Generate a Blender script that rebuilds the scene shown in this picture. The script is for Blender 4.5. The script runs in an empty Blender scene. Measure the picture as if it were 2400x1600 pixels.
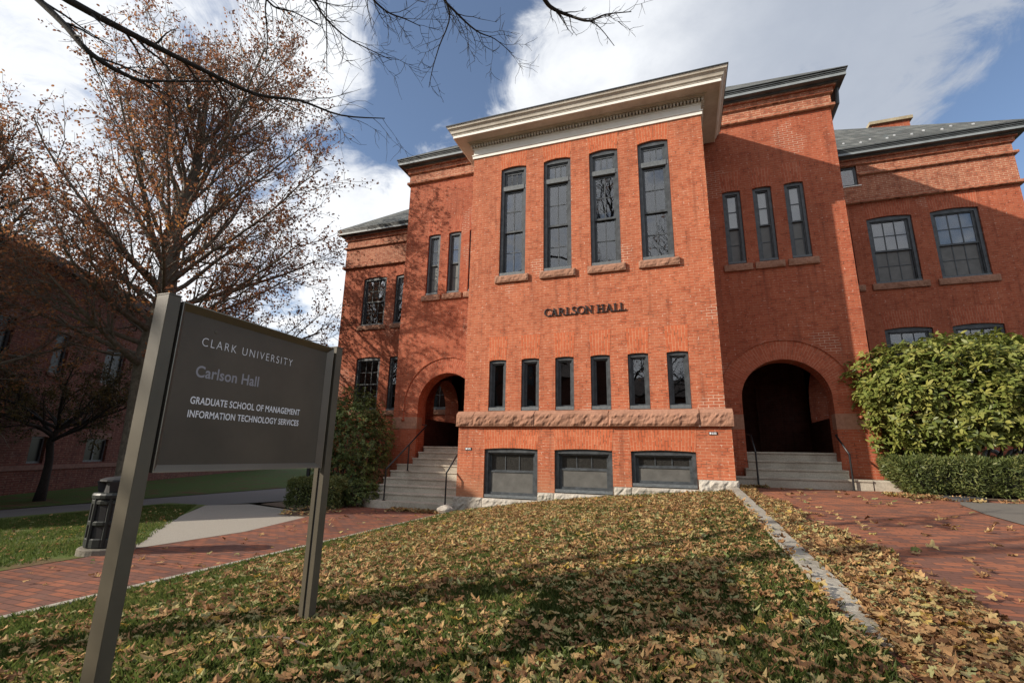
import bpy, bmesh, math, random
import numpy as np
from mathutils import Vector, Matrix
from mathutils.geometry import delaunay_2d_cdt

random.seed(7)
RNG = np.random.default_rng(7)
scene = bpy.context.scene
COL = scene.collection
PI = math.pi
W = 6.10            # width of the entrance bay

# ------------------------------------------------------------------ camera
CAM_POS = Vector((5.1617, -11.0673, 0.0))
def cam_axes(yaw, pitch, roll):
    cy, sy, cp, sp = math.cos(yaw), math.sin(yaw), math.cos(pitch), math.sin(pitch)
    d = Vector((sy * cp, cy * cp, sp)); r = Vector((cy, -sy, 0)); u = r.cross(d)
    c, s = math.cos(roll), math.sin(roll)
    return c * r + s * u, -s * r + c * u, d
R_, U_, D_ = cam_axes(-0.338794, 0.232587, 0.0194022)
cam = bpy.data.cameras.new('camera')
cam.sensor_fit = 'HORIZONTAL'; cam.sensor_width = 36.0; cam.lens = 1112.435 / 2400 * 36
cam.clip_start = 0.05; cam.clip_end = 3000
co = bpy.data.objects.new('camera', cam); COL.objects.link(co)
co.matrix_world = Matrix(((R_.x, U_.x, -D_.x, CAM_POS.x), (R_.y, U_.y, -D_.y, CAM_POS.y), (R_.z, U_.z, -D_.z, CAM_POS.z), (0, 0, 0, 1)))
scene.camera = co
def sky_dir(px, py):                       # compass direction of a point of the sky
    return (D_ + (px - 1200) / 1112.4 * R_ - (py - 800) / 1112.4 * U_).normalized()

# ------------------------------------------------------------------ light
SUN_TRAVEL = Vector((1.54, 1.0, -0.92)).normalized()
SUN_EL = math.asin(-SUN_TRAVEL.z)
SUN_ROT = math.atan2(-SUN_TRAVEL.x, -SUN_TRAVEL.y) % (2 * PI)
sl = bpy.data.lights.new('sun', 'SUN'); sl.energy = 4.6; sl.angle = math.radians(0.5); sl.color = (1.0, 0.90, 0.76)
so = bpy.data.objects.new('sun', sl); COL.objects.link(so)
so.location = (-20, -20, 20); so.rotation_euler = SUN_TRAVEL.to_track_quat('-Z', 'Y').to_euler()
scene.view_settings.view_transform = 'Standard'; scene.view_settings.look = 'None'
scene.view_settings.gamma = 1.0; scene.view_settings.exposure = 0.42
scene.cycles.max_bounces = 6; scene.cycles.transparent_max_bounces = 12

def nd(nt, t, ins=None, **props):
    n = nt.nodes.new(t)
    for k, v in props.items(): setattr(n, k, v)
    if ins:
        for k, v in ins.items():
            s = n.inputs[k]
            if isinstance(v, bpy.types.NodeSocket): nt.links.new(v, s)
            elif isinstance(v, bpy.types.Node): nt.links.new(v.outputs[0], s)
            else: s.default_value = v
    return n
def mth(nt, op, a, b=None, c=None, clamp=False):
    ins = {0: a}
    if b is not None: ins[1] = b
    if c is not None: ins[2] = c
    return nd(nt, 'ShaderNodeMath', ins, operation=op, use_clamp=clamp).outputs[0]
def mixc(nt, f, a, b, mode='MIX'):
    n = nd(nt, 'ShaderNodeMix', None, data_type='RGBA', blend_type=mode)
    for i, v in ((0, f), (6, a), (7, b)):
        s = n.inputs[i]
        if isinstance(v, bpy.types.NodeSocket): nt.links.new(v, s)
        else: s.default_value = v
    return n.outputs[2]
def ramp(nt, fac, stops):
    n = nd(nt, 'ShaderNodeValToRGB', {0: fac}); e = n.color_ramp.elements
    while len(e) < len(stops): e.new(0.5)
    for el, (p, c) in zip(e, stops):
        el.position = p; el.color = (*c, 1) if len(c) == 3 else c
    return n.outputs[0]
def mapr(nt, v, a, b, c=0.0, d=1.0, smooth=True):
    return nd(nt, 'ShaderNodeMapRange', {0: v, 1: a, 2: b, 3: c, 4: d}, interpolation_type='SMOOTHSTEP' if smooth else 'LINEAR').outputs[0]
def noise(nt, vec, scale, detail=4.0, rough=0.5, dist=0.0):
    return nd(nt, 'ShaderNodeTexNoise', {'Vector': vec, 'Scale': scale, 'Detail': detail, 'Roughness': rough, 'Distortion': dist}).outputs[0]

# ------------------------------------------------------------------ sky
wd = bpy.data.worlds.new('World'); scene.world = wd; wd.use_nodes = True
wt = wd.node_tree; wt.nodes.clear()
sky = nd(wt, 'ShaderNodeTexSky', None, sky_type='NISHITA', sun_disc=False, sun_elevation=SUN_EL, sun_rotation=SUN_ROT, altitude=100, air_density=1.0, dust_density=0.8, ozone_density=1.5)
gen = nd(wt, 'ShaderNodeTexCoord').outputs['Generated']
sep = nd(wt, 'ShaderNodeSeparateXYZ', {0: gen})
den = mth(wt, 'ADD', mth(wt, 'MAXIMUM', sep.outputs[2], 0.0), 0.35)
flat = nd(wt, 'ShaderNodeCombineXYZ', {0: mth(wt, 'DIVIDE', sep.outputs[0], den), 1: mth(wt, 'DIVIDE', sep.outputs[1], den), 2: 0.37}).outputs[0]
n1 = noise(wt, flat, 2.2, 12.0, 0.62, 0.4)
n2 = noise(wt, flat, 7.0, 10.0, 0.66, 1.0)
acc = mth(wt, 'ADD', mth(wt, 'MULTIPLY', mth(wt, 'SUBTRACT', n1, 0.5), 2.0), mth(wt, 'MULTIPLY', mth(wt, 'SUBTRACT', n2, 0.5), 1.5))
acc = mth(wt, 'ADD', acc, 0.62)
def puff(acc, d0, r, amp):                 # a bank of cloud (+) or a clear stretch (-) round one compass direction
    d = nd(wt, 'ShaderNodeVectorMath', {0: gen, 1: tuple(d0)}, operation='DOT_PRODUCT').outputs['Value']
    m = mapr(wt, d, math.cos(math.radians(r)), math.cos(math.radians(r * .15)))
    return mth(wt, 'ADD', acc, mth(wt, 'MULTIPLY', m, amp))
for px, py, r, amp in ((980, 190, 11, -0.55), (1080, 60, 9, -0.42), (840, 370, 6, -0.30), (540, 60, 5, -0.25), (2460, 260, 11, -0.45), (2260, 360, 6, -0.25), (1250, -250, 14, -0.2),
          (1520, 130, 16, 0.40), (720, 110, 9, 0.30), (960, 400, 9, 0.20), (1850, 120, 13, 0.10), (200, 400, 26, 0.30), (860, 560, 11, 0.45), (2120, 60, 12, 0.22), (2050, 250, 8, 0.16)):
    acc = puff(acc, sky_dir(px, py), r, amp)
acc = puff(acc, Vector((-.25, -.85, .45)).normalized(), 60, 0.3)  # unseen cloud bank added behind the camera to grey the pane reflections
mask = mapr(wt, acc, 0.36, 0.94)
grey = noise(wt, flat, 1.7, 8.0, 0.6, 0.2)
ccol = ramp(wt, mth(wt, 'ADD', grey, mth(wt, 'MULTIPLY', mth(wt, 'SUBTRACT', acc, 0.6), -0.10)), [(0.25, (0.80, 0.81, 0.83)), (0.5, (0.74, 0.76, 0.79)), (0.68, (0.46, 0.49, 0.55))])
gd_ = nd(wt, 'ShaderNodeVectorMath', {0: gen, 1: tuple(sky_dir(2150, 60))}, operation='DOT_PRODUCT').outputs['Value']
ccol = mixc(wt, mth(wt, 'MULTIPLY', mapr(wt, gd_, math.cos(math.radians(24)), 1.0), 0.85), ccol, (0.29, 0.33, 0.405, 1))
bg1 = nd(wt, 'ShaderNodeBackground', {0: mixc(wt, 0.05, mixc(wt, 1.0, sky.outputs[0], (0.92, 0.93, 0.97, 1), 'MULTIPLY'), (3.4, 3.7, 4.2, 1)), 1: 0.122})
bg2 = nd(wt, 'ShaderNodeBackground', {0: ccol, 1: 1.0})
wmix = nd(wt, 'ShaderNodeMixShader', {0: mask, 1: bg1, 2: bg2})
nd(wt, 'ShaderNodeOutputWorld', {0: wmix})

# ------------------------------------------------------------------ materials
def new_mat(name):
    m = bpy.data.materials.new(name); m.use_nodes = True; nt = m.node_tree; nt.nodes.clear()
    return m, nt
def finish(nt, col, rough=0.7, bump=None, bstr=0.3, bdist=0.01, metal=0.0, spec=0.5, coat=0.0):
    b = nd(nt, 'ShaderNodeBsdfPrincipled')
    for k, v in (('Base Color', col), ('Roughness', rough), ('Metallic', metal), ('Specular IOR Level', spec), ('Coat Weight', coat)):
        s = b.inputs[k]
        if isinstance(v, bpy.types.NodeSocket): nt.links.new(v, s)
        else: s.default_value = v
    if bump is not None:
        bp = nd(nt, 'ShaderNodeBump', {'Strength': bstr, 'Distance': bdist, 'Height': bump})
        nt.links.new(bp.outputs[0], b.inputs['Normal'])
    nd(nt, 'ShaderNodeOutputMaterial', {0: b})
def pos(nt): return nd(nt, 'ShaderNodeNewGeometry').outputs['Position']

def brick_mat(name, c1, c2, mortar, bw=0.21, rh=0.0657, ms=0.0075, coord='wall', stain_shade=0.35, bumpd=0.006, spots=0.0, dark=0.0, rough=0.85, offset=0.5, grime=0.0, pale=0.5, repoint=0.0):
    m, nt = new_mat(name)
    p = pos(nt)
    if coord == 'wall':
        s = nd(nt, 'ShaderNodeSeparateXYZ', {0: p})
        v = nd(nt, 'ShaderNodeCombineXYZ', {0: mth(nt, 'ADD', s.outputs[0], s.outputs[1]), 1: s.outputs[2], 2: 0.0}).outputs[0]
    elif coord == 'uv':
        v = nd(nt, 'ShaderNodeTexCoord').outputs['UV']
    else:
        v = p
    jit = nd(nt, 'ShaderNodeTexNoise', {'Vector': p, 'Scale': 9.0, 'Detail': 3.0})
    v2 = nd(nt, 'ShaderNodeVectorMath', {0: jit.outputs['Color'], 1: (0.5, 0.5, 0.5)}, operation='SUBTRACT').outputs[0]
    v2 = nd(nt, 'ShaderNodeVectorMath', {0: v2, 'Scale': 0.004 if coord == 'ground' else 0.012}, operation='SCALE').outputs[0]
    v = nd(nt, 'ShaderNodeVectorMath', {0: v, 1: v2}, operation='ADD').outputs[0]
    def bt(a, b, mo, bias=0.0):
        n = nd(nt, 'ShaderNodeTexBrick', {'Vector': v, 'Color1': (*a, 1), 'Color2': (*b, 1), 'Mortar': (*mo, 1), 'Scale': 1.0, 'Mortar Size': ms, 'Mortar Smooth': 0.15, 'Bias': bias, 'Brick Width': bw, 'Row Height': rh})
        n.offset = offset
        return n
    br = bt(c1, c2, mortar)
    col = br.outputs[0]
    big = noise(nt, p, 0.9, 5.0, 0.6)
    col = mixc(nt, stain_shade, col, mixc(nt, 1.0, col, ramp(nt, big, [(0.3, (0.55, 0.5, 0.5)), (0.5, (1, 1, 1)), (0.7, (1.35, 1.30, 1.25))]), 'MULTIPLY'))
    # worn pale faces on scattered bricks, dark joints where the mortar has fallen out
    med = noise(nt, p, 3.5, 6.0, 0.7)
    fine = noise(nt, p, 45.0, 3.0, 0.6)
    col = mixc(nt, mth(nt, 'MULTIPLY', mapr(nt, med, 0.52, 0.78), pale), col, (min(c2[0] * 1.25, 1), c2[1] * 2.0 + 0.03, c2[2] * 2.4 + 0.03, 1))
    col = mixc(nt, mth(nt, 'MULTIPLY', mth(nt, 'MULTIPLY', br.outputs['Fac'], mapr(nt, noise(nt, p, 6.0, 3.0), 0.50, 0.62)), 0.75), col, (c1[0] * 0.25, c1[1] * 0.3, c1[2] * 0.35, 1))
    if coord == 'wall':                        # rain streaks and soot
        stx = noise(nt, nd(nt, 'ShaderNodeVectorMath', {0: p, 1: (5.0, 5.0, 0.35)}, operation='MULTIPLY').outputs[0], 1.6, 5.0, 0.6)
        col = mixc(nt, mth(nt, 'MULTIPLY', mapr(nt, stx, 0.50, 0.72), 0.52), col, (c1[0] * .45, c1[1] * .5, c1[2] * .6, 1))
    if repoint > 0:
        rp = mth(nt, 'MULTIPLY', br.outputs['Fac'], mapr(nt, noise(nt, p, 0.55, 2.0, 0.4), 0.65, 0.67))
        col = mixc(nt, mth(nt, 'MULTIPLY', rp, repoint), col, (0.68, 0.52, 0.40, 1))
        fl = mth(nt, 'MULTIPLY', br.outputs['Fac'], mapr(nt, noise(nt, p, 11.0, 2.0, 0.5), 0.62, 0.66))
        col = mixc(nt, mth(nt, 'MULTIPLY', fl, repoint), col, (0.70, 0.56, 0.46, 1))
    col = mixc(nt, 0.25, col, mixc(nt, 1.0, col, ramp(nt, fine, [(0.3, (0.6, 0.6, 0.6)), (0.7, (1.4, 1.4, 1.4))]), 'MULTIPLY'))
    if dark > 0:
        db = bt((0, 0, 0), (1, 1, 1), (1, 1, 1), -0.25)
        col = mixc(nt, mth(nt, 'MULTIPLY', mth(nt, 'LESS_THAN', db.outputs[0], 0.22), dark), col, (0.05, 0.045, 0.05, 1))
    if spots > 0:
        sp = noise(nt, nd(nt, 'ShaderNodeVectorMath', {0: p, 1: (0.9, 0.9, 2.6)}, operation='MULTIPLY').outputs[0], 2.6, 3.0, 0.55)
        col = mixc(nt, mth(nt, 'MULTIPLY', mapr(nt, sp, 0.70, 0.75), spots), col, (0.62, 0.52, 0.46, 1))
    if grime > 0:
        z = nd(nt, 'ShaderNodeSeparateXYZ', {0: p}).outputs[2]
        g = mth(nt, 'MULTIPLY', mapr(nt, mth(nt, 'ADD', z, mth(nt, 'MULTIPLY', med, 0.5)), -0.75, 0.05, 1.0, 0.0), grime)
        col = mixc(nt, g, col, (0.36, 0.19, 0.11, 1))
    h = mth(nt, 'ADD', mth(nt, 'SUBTRACT', 1.0, br.outputs['Fac']), mth(nt, 'MULTIPLY', fine, 0.35))
    finish(nt, col, rough, h, 0.7, bumpd, spec=0.25)
    return m

def plain(name, c, rough=0.6, var=0.15, scale=6.0, metal=0.0, bump=0.0, bscale=60.0, spec=0.5, coat=0.0, c2=None, detail=5.0):
    m, nt = new_mat(name); p = pos(nt)
    n = noise(nt, p, scale, detail, 0.6)
    b = c2 if c2 else tuple(x * (1 - 2 * var) for x in c)
    a = c if c2 else tuple(min(1, x * (1 + var)) for x in c)
    col = ramp(nt, n, [(0.32, b), (0.68, a)])
    if bump > 0: finish(nt, col, rough, noise(nt, p, bscale, 5.0, 0.6), 0.6, bump, metal, spec, coat)
    else: finish(nt, col, rough, None, metal=metal, spec=spec, coat=coat)
    return m

def stone(name, c, c2, scale=14.0, bump=0.02, bscale=12.0, speck=0.0, rough=0.9):
    m, nt = new_mat(name); p = pos(nt)
    col = ramp(nt, noise(nt, p, scale, 8.0, 0.7), [(0.3, c2), (0.7, c)])
    if speck > 0:
        col = mixc(nt, mth(nt, 'MULTIPLY', mapr(nt, noise(nt, p, 90.0, 2.0), 0.58, 0.66), speck), col, (0.08, 0.08, 0.08, 1))
    d = noise(nt, p, 1.8, 4.0, 0.6)
    col = mixc(nt, 0.5, col, mixc(nt, 1.0, col, ramp(nt, d, [(0.35, (0.62, 0.58, 0.54)), (0.6, (1.1, 1.1, 1.1))]), 'MULTIPLY'))
    finish(nt, col, rough, noise(nt, p, bscale, 8.0, 0.65), 0.8, bump, spec=0.2)
    return m

def leaf_mat(name, stops, transl=0.35, rough=0.5, spec=0.3):
    m, nt = new_mat(name)
    t = nd(nt, 'ShaderNodeAttribute', None, attribute_name='tint').outputs['Fac']
    col = ramp(nt, t, stops)
    p = pos(nt)
    col = mixc(nt, 0.4, col, mixc(nt, 1.0, col, ramp(nt, noise(nt, p, 40.0, 3.0), [(0.3, (0.6, 0.6, 0.6)), (0.7, (1.3, 1.3, 1.3))]), 'MULTIPLY'))
    b = nd(nt, 'ShaderNodeBsdfPrincipled', {'Base Color': col, 'Roughness': rough, 'Specular IOR Level': spec})
    if transl > 0:
        tr = nd(nt, 'ShaderNodeBsdfTranslucent', {0: col})
        b = nd(nt, 'ShaderNodeMixShader', {0: transl, 1: b, 2: tr})
    nd(nt, 'ShaderNodeOutputMaterial', {0: b})
    return m

def glass_mat(name, tint=0.55, extra=0.05, wave=0.0012):
    m, nt = new_mat(name); p = pos(nt)
    bp = nd(nt, 'ShaderNodeBump', {'Strength': 0.5, 'Distance': wave, 'Height': noise(nt, p, 3.0, 2.0)})
    rnd = nd(nt, 'ShaderNodeObjectInfo').outputs['Random']     # every pane sits a little differently in its sash
    off = nd(nt, 'ShaderNodeCombineXYZ', {0: mth(nt, 'MULTIPLY', mth(nt, 'SUBTRACT', rnd, 0.5), 0.10), 1: 0.0, 2: mth(nt, 'MULTIPLY', mth(nt, 'SUBTRACT', mth(nt, 'FRACT', mth(nt, 'MULTIPLY', rnd, 37.7)), 0.62), 0.13)}).outputs[0]
    nrm = nd(nt, 'ShaderNodeVectorMath', {0: nd(nt, 'ShaderNodeVectorMath', {0: bp.outputs[0], 1: off}, operation='ADD').outputs[0]}, operation='NORMALIZE')
    fr = nd(nt, 'ShaderNodeFresnel', {'IOR': 1.55, 'Normal': bp.outputs[0]})
    f = mth(nt, 'ADD', fr.outputs[0], extra, clamp=True)
    t = nd(nt, 'ShaderNodeBsdfTransparent', {0: (tint, tint, tint, 1)})
    g = nd(nt, 'ShaderNodeBsdfGlossy', {'Color': (0.95, 0.97, 1, 1), 'Roughness': 0.015, 'Normal': nrm.outputs[0]})
    nd(nt, 'ShaderNodeOutputMaterial', {0: nd(nt, 'ShaderNodeMixShader', {0: f, 1: t, 2: g})})
    return m

M = {}
B1, B2, BM = (0.405, 0.106, 0.050), (0.465, 0.140, 0.069), (0.48, 0.22, 0.13)
M['brick'] = brick_mat('red brick', B1, B2, BM, grime=0.6, repoint=0.5, pale=0.35)
M['brick_tower'] = brick_mat('red brick tower', (0.34, 0.084, 0.042), (0.39, 0.108, 0.054), (0.38, 0.15, 0.09), grime=0.3, repoint=0.4, pale=0.3)
M['frieze'] = brick_mat('weathered frieze brick', (0.34, 0.100, 0.055), (0.40, 0.140, 0.078), (0.50, 0.30, 0.20), ms=0.009, spots=0.8)
M['arch'] = brick_mat('arch brick', (0.46, 0.112, 0.048), (0.51, 0.138, 0.062), (0.52, 0.235, 0.135), coord='uv', ms=0.007, stain_shade=0.25)
M['arch_dark'] = brick_mat('porch arch brick', (0.36, 0.088, 0.045), (0.42, 0.115, 0.06), (0.46, 0.21, 0.13), coord='uv', ms=0.006, stain_shade=0.25)
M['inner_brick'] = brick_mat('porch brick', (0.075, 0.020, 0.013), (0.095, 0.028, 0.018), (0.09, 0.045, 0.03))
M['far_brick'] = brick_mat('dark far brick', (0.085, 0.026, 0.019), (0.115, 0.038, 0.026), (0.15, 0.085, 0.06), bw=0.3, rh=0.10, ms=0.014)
M['paver'] = brick_mat('brick pavers', (0.265, 0.100, 0.056), (0.215, 0.080, 0.047), (0.085, 0.046, 0.033), bw=0.20, rh=0.10, ms=0.0075, coord='ground', dark=0.5, bumpd=0.004, stain_shade=0.8, pale=0.3)
M['paver2'] = brick_mat('worn brick pavers', (0.34, 0.128, 0.067), (0.285, 0.104, 0.056), (0.12, 0.062, 0.043), bw=0.21, rh=0.075, ms=0.006, coord='ground', dark=0.55, bumpd=0.004, stain_shade=0.45, pale=0.12)
M['brownstone'] = stone('brownstone', (0.40, 0.22, 0.15), (0.28, 0.145, 0.098), bump=0.03, bscale=9)
M['cap_stone'] = stone('chimney cap stone', (0.46, 0.40, 0.28), (0.33, 0.28, 0.19))
M['granite'] = stone('granite', (0.52, 0.48, 0.42), (0.34, 0.31, 0.27), scale=20, bump=0.03, bscale=10, speck=0.35)
M['bin_base'] = stone('dirty concrete', (0.24, 0.22, 0.18), (0.15, 0.135, 0.11))
M['step_granite'] = stone('worn step granite', (0.54, 0.495, 0.41), (0.34, 0.31, 0.255), scale=30, bump=0.004, bscale=40, speck=0.3)
M['kerb'] = stone('kerb granite', (0.43, 0.40, 0.34), (0.25, 0.23, 0.19), scale=18, bump=0.012, bscale=16, speck=0.4)
M['white'] = plain('weathered white paint', (0.84, 0.82, 0.77), 0.5, c2=(0.77, 0.74, 0.68), scale=4)
M['cream'] = plain('dirty cream paint', (0.66, 0.61, 0.53), 0.6, c2=(0.46, 0.41, 0.34), scale=2.2, bump=0.004, bscale=20)
M['frame'] = plain('slate grey window paint', (0.060, 0.068, 0.076), 0.45, var=0.25, scale=8)
M['frame_worn'] = plain('chalky window paint', (0.14, 0.155, 0.165), 0.6, c2=(0.085, 0.095, 0.105), scale=22, bump=0.002)
M['gutter'] = plain('grey painted gutter', (0.115, 0.128, 0.135), 0.45, c2=(0.06, 0.068, 0.072), scale=3)
M['stain'] = plain('soot stained paint', (0.22, 0.19, 0.15), 0.8, c2=(0.12, 0.10, 0.08), scale=3)  # shade between the dentils put into the colour, along with some dirt
M['gutter_band'] = plain('pale grey gutter board', (0.27, 0.30, 0.315), 0.5, c2=(0.19, 0.215, 0.225), scale=3)  # lower band drawn paler: its lit face is put into the colour
M['drip'] = plain('black roof edge', (0.03, 0.03, 0.03), 0.5)
M['black'] = plain('black painted iron', (0.012, 0.012, 0.014), 0.4)
M['letter'] = plain('black metal letters', (0.016, 0.016, 0.018), 0.4)
M['glass'] = glass_mat('window glass', 0.78, 0.05)
M['glass_dim'] = glass_mat('screened glass', 0.35, 0.015)
M['screen'] = plain('dusty storm panel', (0.115, 0.112, 0.105), 0.42, var=0.12, scale=5)
M['obscure'] = plain('obscure glass', (0.030, 0.029, 0.027), 0.28, var=0.3, scale=40, bump=0.002, bscale=120)
M['void'] = plain('dark room', (0.030, 0.028, 0.026), 0.9)
M['blind'] = plain('roller blind', (0.62, 0.62, 0.61), 0.8, var=0.04)
M['blind_dim'] = plain('frosted lower panel', (0.19, 0.18, 0.165), 0.8, var=0.1)
M['slate'] = brick_mat('slate shingles', (0.085, 0.09, 0.085), (0.17, 0.175, 0.165), (0.03, 0.03, 0.03), bw=0.30, rh=0.13, ms=0.012, coord='wall', stain_shade=0.5, pale=0.2)
M['asphalt'] = plain('pale asphalt', (0.33, 0.305, 0.26), 0.95, c2=(0.22, 0.20, 0.17), scale=60, bump=0.004, bscale=150)
M['asphalt_apron'] = plain('gritty asphalt', (0.17, 0.15, 0.125), 0.95, c2=(0.10, 0.09, 0.078), scale=90, bump=0.005, bscale=160)
M['asphalt_dark'] = plain('road asphalt', (0.105, 0.10, 0.097), 0.9, c2=(0.075, 0.072, 0.07), scale=40, bump=0.004, bscale=150)
M['soil'] = plain('bare soil and litter', (0.155, 0.10, 0.058), 0.95, c2=(0.07, 0.045, 0.027), scale=14, bump=0.02, bscale=30)
M['sign'] = plain('bronze grey sign metal', (0.092, 0.079, 0.055), 0.45, var=0.1, scale=3, metal=0.0, spec=0.35)
M['sign_panel'] = plain('bronze grey sign face', (0.092, 0.074, 0.053), 0.5, var=0.15, scale=1.6, spec=0.3)  # slow mottling in the colour imitates cloud reflections on the face
M['sign_edge'] = plain('satin sign trim', (0.22, 0.20, 0.165), 0.36, var=0.05, scale=3, metal=0.75)
M['sign_dark'] = plain('sign groove', (0.012, 0.012, 0.011), 0.6)
M['txt_white'] = plain('white vinyl letters', (0.80, 0.80, 0.82), 0.5, var=0.02)
M['txt_grey'] = plain('grey vinyl letters', (0.27, 0.26, 0.28), 0.5, var=0.02)
M['dark_glass'] = plain('dark far glass', (0.008, 0.009, 0.010), 0.25, spec=0.25)
M['bark'] = plain('grey oak bark', (0.16, 0.135, 0.10), 0.95, c2=(0.075, 0.06, 0.045), scale=9, bump=0.03, bscale=22)
M['bark_dark'] = plain('dark maple bark', (0.030, 0.026, 0.023), 0.95, c2=(0.016, 0.014, 0.012), scale=14, bump=0.008, bscale=40)
M['stem'] = plain('shrub stems', (0.10, 0.075, 0.055), 0.9)
M['bin'] = plain('black green plastic', (0.012, 0.016, 0.014), 0.5, var=0.2)
M['bin_grey'] = plain('charcoal plastic lid', (0.014, 0.014, 0.016), 0.6, var=0.2)
M['rack'] = plain('pale grey tube', (0.50, 0.52, 0.55), 0.4)
M['lid'] = plain('dark rubber lid', (0.045, 0.045, 0.05), 0.5)
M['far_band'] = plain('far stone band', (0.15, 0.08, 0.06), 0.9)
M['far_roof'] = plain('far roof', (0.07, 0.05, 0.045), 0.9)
M['oak_leaf'] = leaf_mat('oak leaves', [(0.0, (0.15, 0.072, 0.046)), (0.45, (0.25, 0.110, 0.062)), (0.8, (0.35, 0.150, 0.062)), (1.0, (0.46, 0.23, 0.06))], 0.55)
M['small_leaf'] = leaf_mat('crab apple leaves', [(0.0, (0.05, 0.045, 0.02)), (0.7, (0.11, 0.085, 0.03)), (1.0, (0.20, 0.12, 0.03))], 0.3)
M['rhodo_leaf'] = leaf_mat('rhododendron leaves', [(0.0, (0.075, 0.105, 0.022)), (0.6, (0.175, 0.205, 0.045)), (1.0, (0.30, 0.29, 0.075))], 0.25, 0.45, 0.35)
M['shrub_leaf'] = leaf_mat('shrub leaves', [(0.0, (0.055, 0.075, 0.022)), (0.6, (0.110, 0.155, 0.042)), (1.0, (0.22, 0.24, 0.062))], 0.25, 0.45, 0.4)
M['yew_leaf'] = leaf_mat('yew needles', [(0.0, (0.040, 0.060, 0.016)), (0.6, (0.115, 0.140, 0.040)), (1.0, (0.23, 0.225, 0.075))], 0.2, 0.5, 0.35)
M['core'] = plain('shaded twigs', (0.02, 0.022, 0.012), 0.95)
M['grass_leaf'] = leaf_mat('grass blades', [(0.0, (0.060, 0.095, 0.022)), (0.6, (0.115, 0.160, 0.038)), (1.0, (0.24, 0.22, 0.075))], 0.35, 0.55, 0.25)
M['fallen'] = leaf_mat('fallen leaves', [(0.0, (0.13, 0.066, 0.034)), (0.20, (0.24, 0.122, 0.058)), (0.40, (0.39, 0.215, 0.098)), (0.60, (0.52, 0.325, 0.150)), (0.72, (0.47, 0.36, 0.165)), (0.80, (0.29, 0.27, 0.115)), (0.88, (0.38, 0.38, 0.18)), (0.94, (0.54, 0.33, 0.07)), (1.0, (0.16, 0.21, 0.07))], 0.25, 0.65, 0.15)
def ground_mat(name, g1, g2, soil, amt, scale=1.2):
    m, nt = new_mat(name); p = pos(nt)
    col = mixc(nt, noise(nt, p, 22.0, 6.0, 0.7), (*g1, 1), (*g2, 1))
    f = mapr(nt, mth(nt, 'ADD', noise(nt, p, scale, 5.0, 0.6), amt), 0.50, 0.66)
    s2 = mixc(nt, noise(nt, p, 30.0, 4.0), (*soil, 1), tuple(x * 0.5 for x in soil) + (1,))
    finish(nt, mixc(nt, f, col, s2), 0.95, noise(nt, p, 70.0, 4.0, 0.7), 0.8, 0.02, spec=0.1)
    return m
M['lawn'] = ground_mat('lawn turf', (0.035, 0.060, 0.015), (0.075, 0.105, 0.028), (0.12, 0.075, 0.04), 0.0)
M['lawn2'] = ground_mat('thin lawn turf', (0.070, 0.105, 0.026), (0.125, 0.165, 0.045), (0.20, 0.14, 0.075), 0.02, 0.8)
M['dirt'] = ground_mat('worn ground', (0.06, 0.08, 0.03), (0.09, 0.10, 0.04), (0.14, 0.10, 0.06), 0.12)

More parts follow.
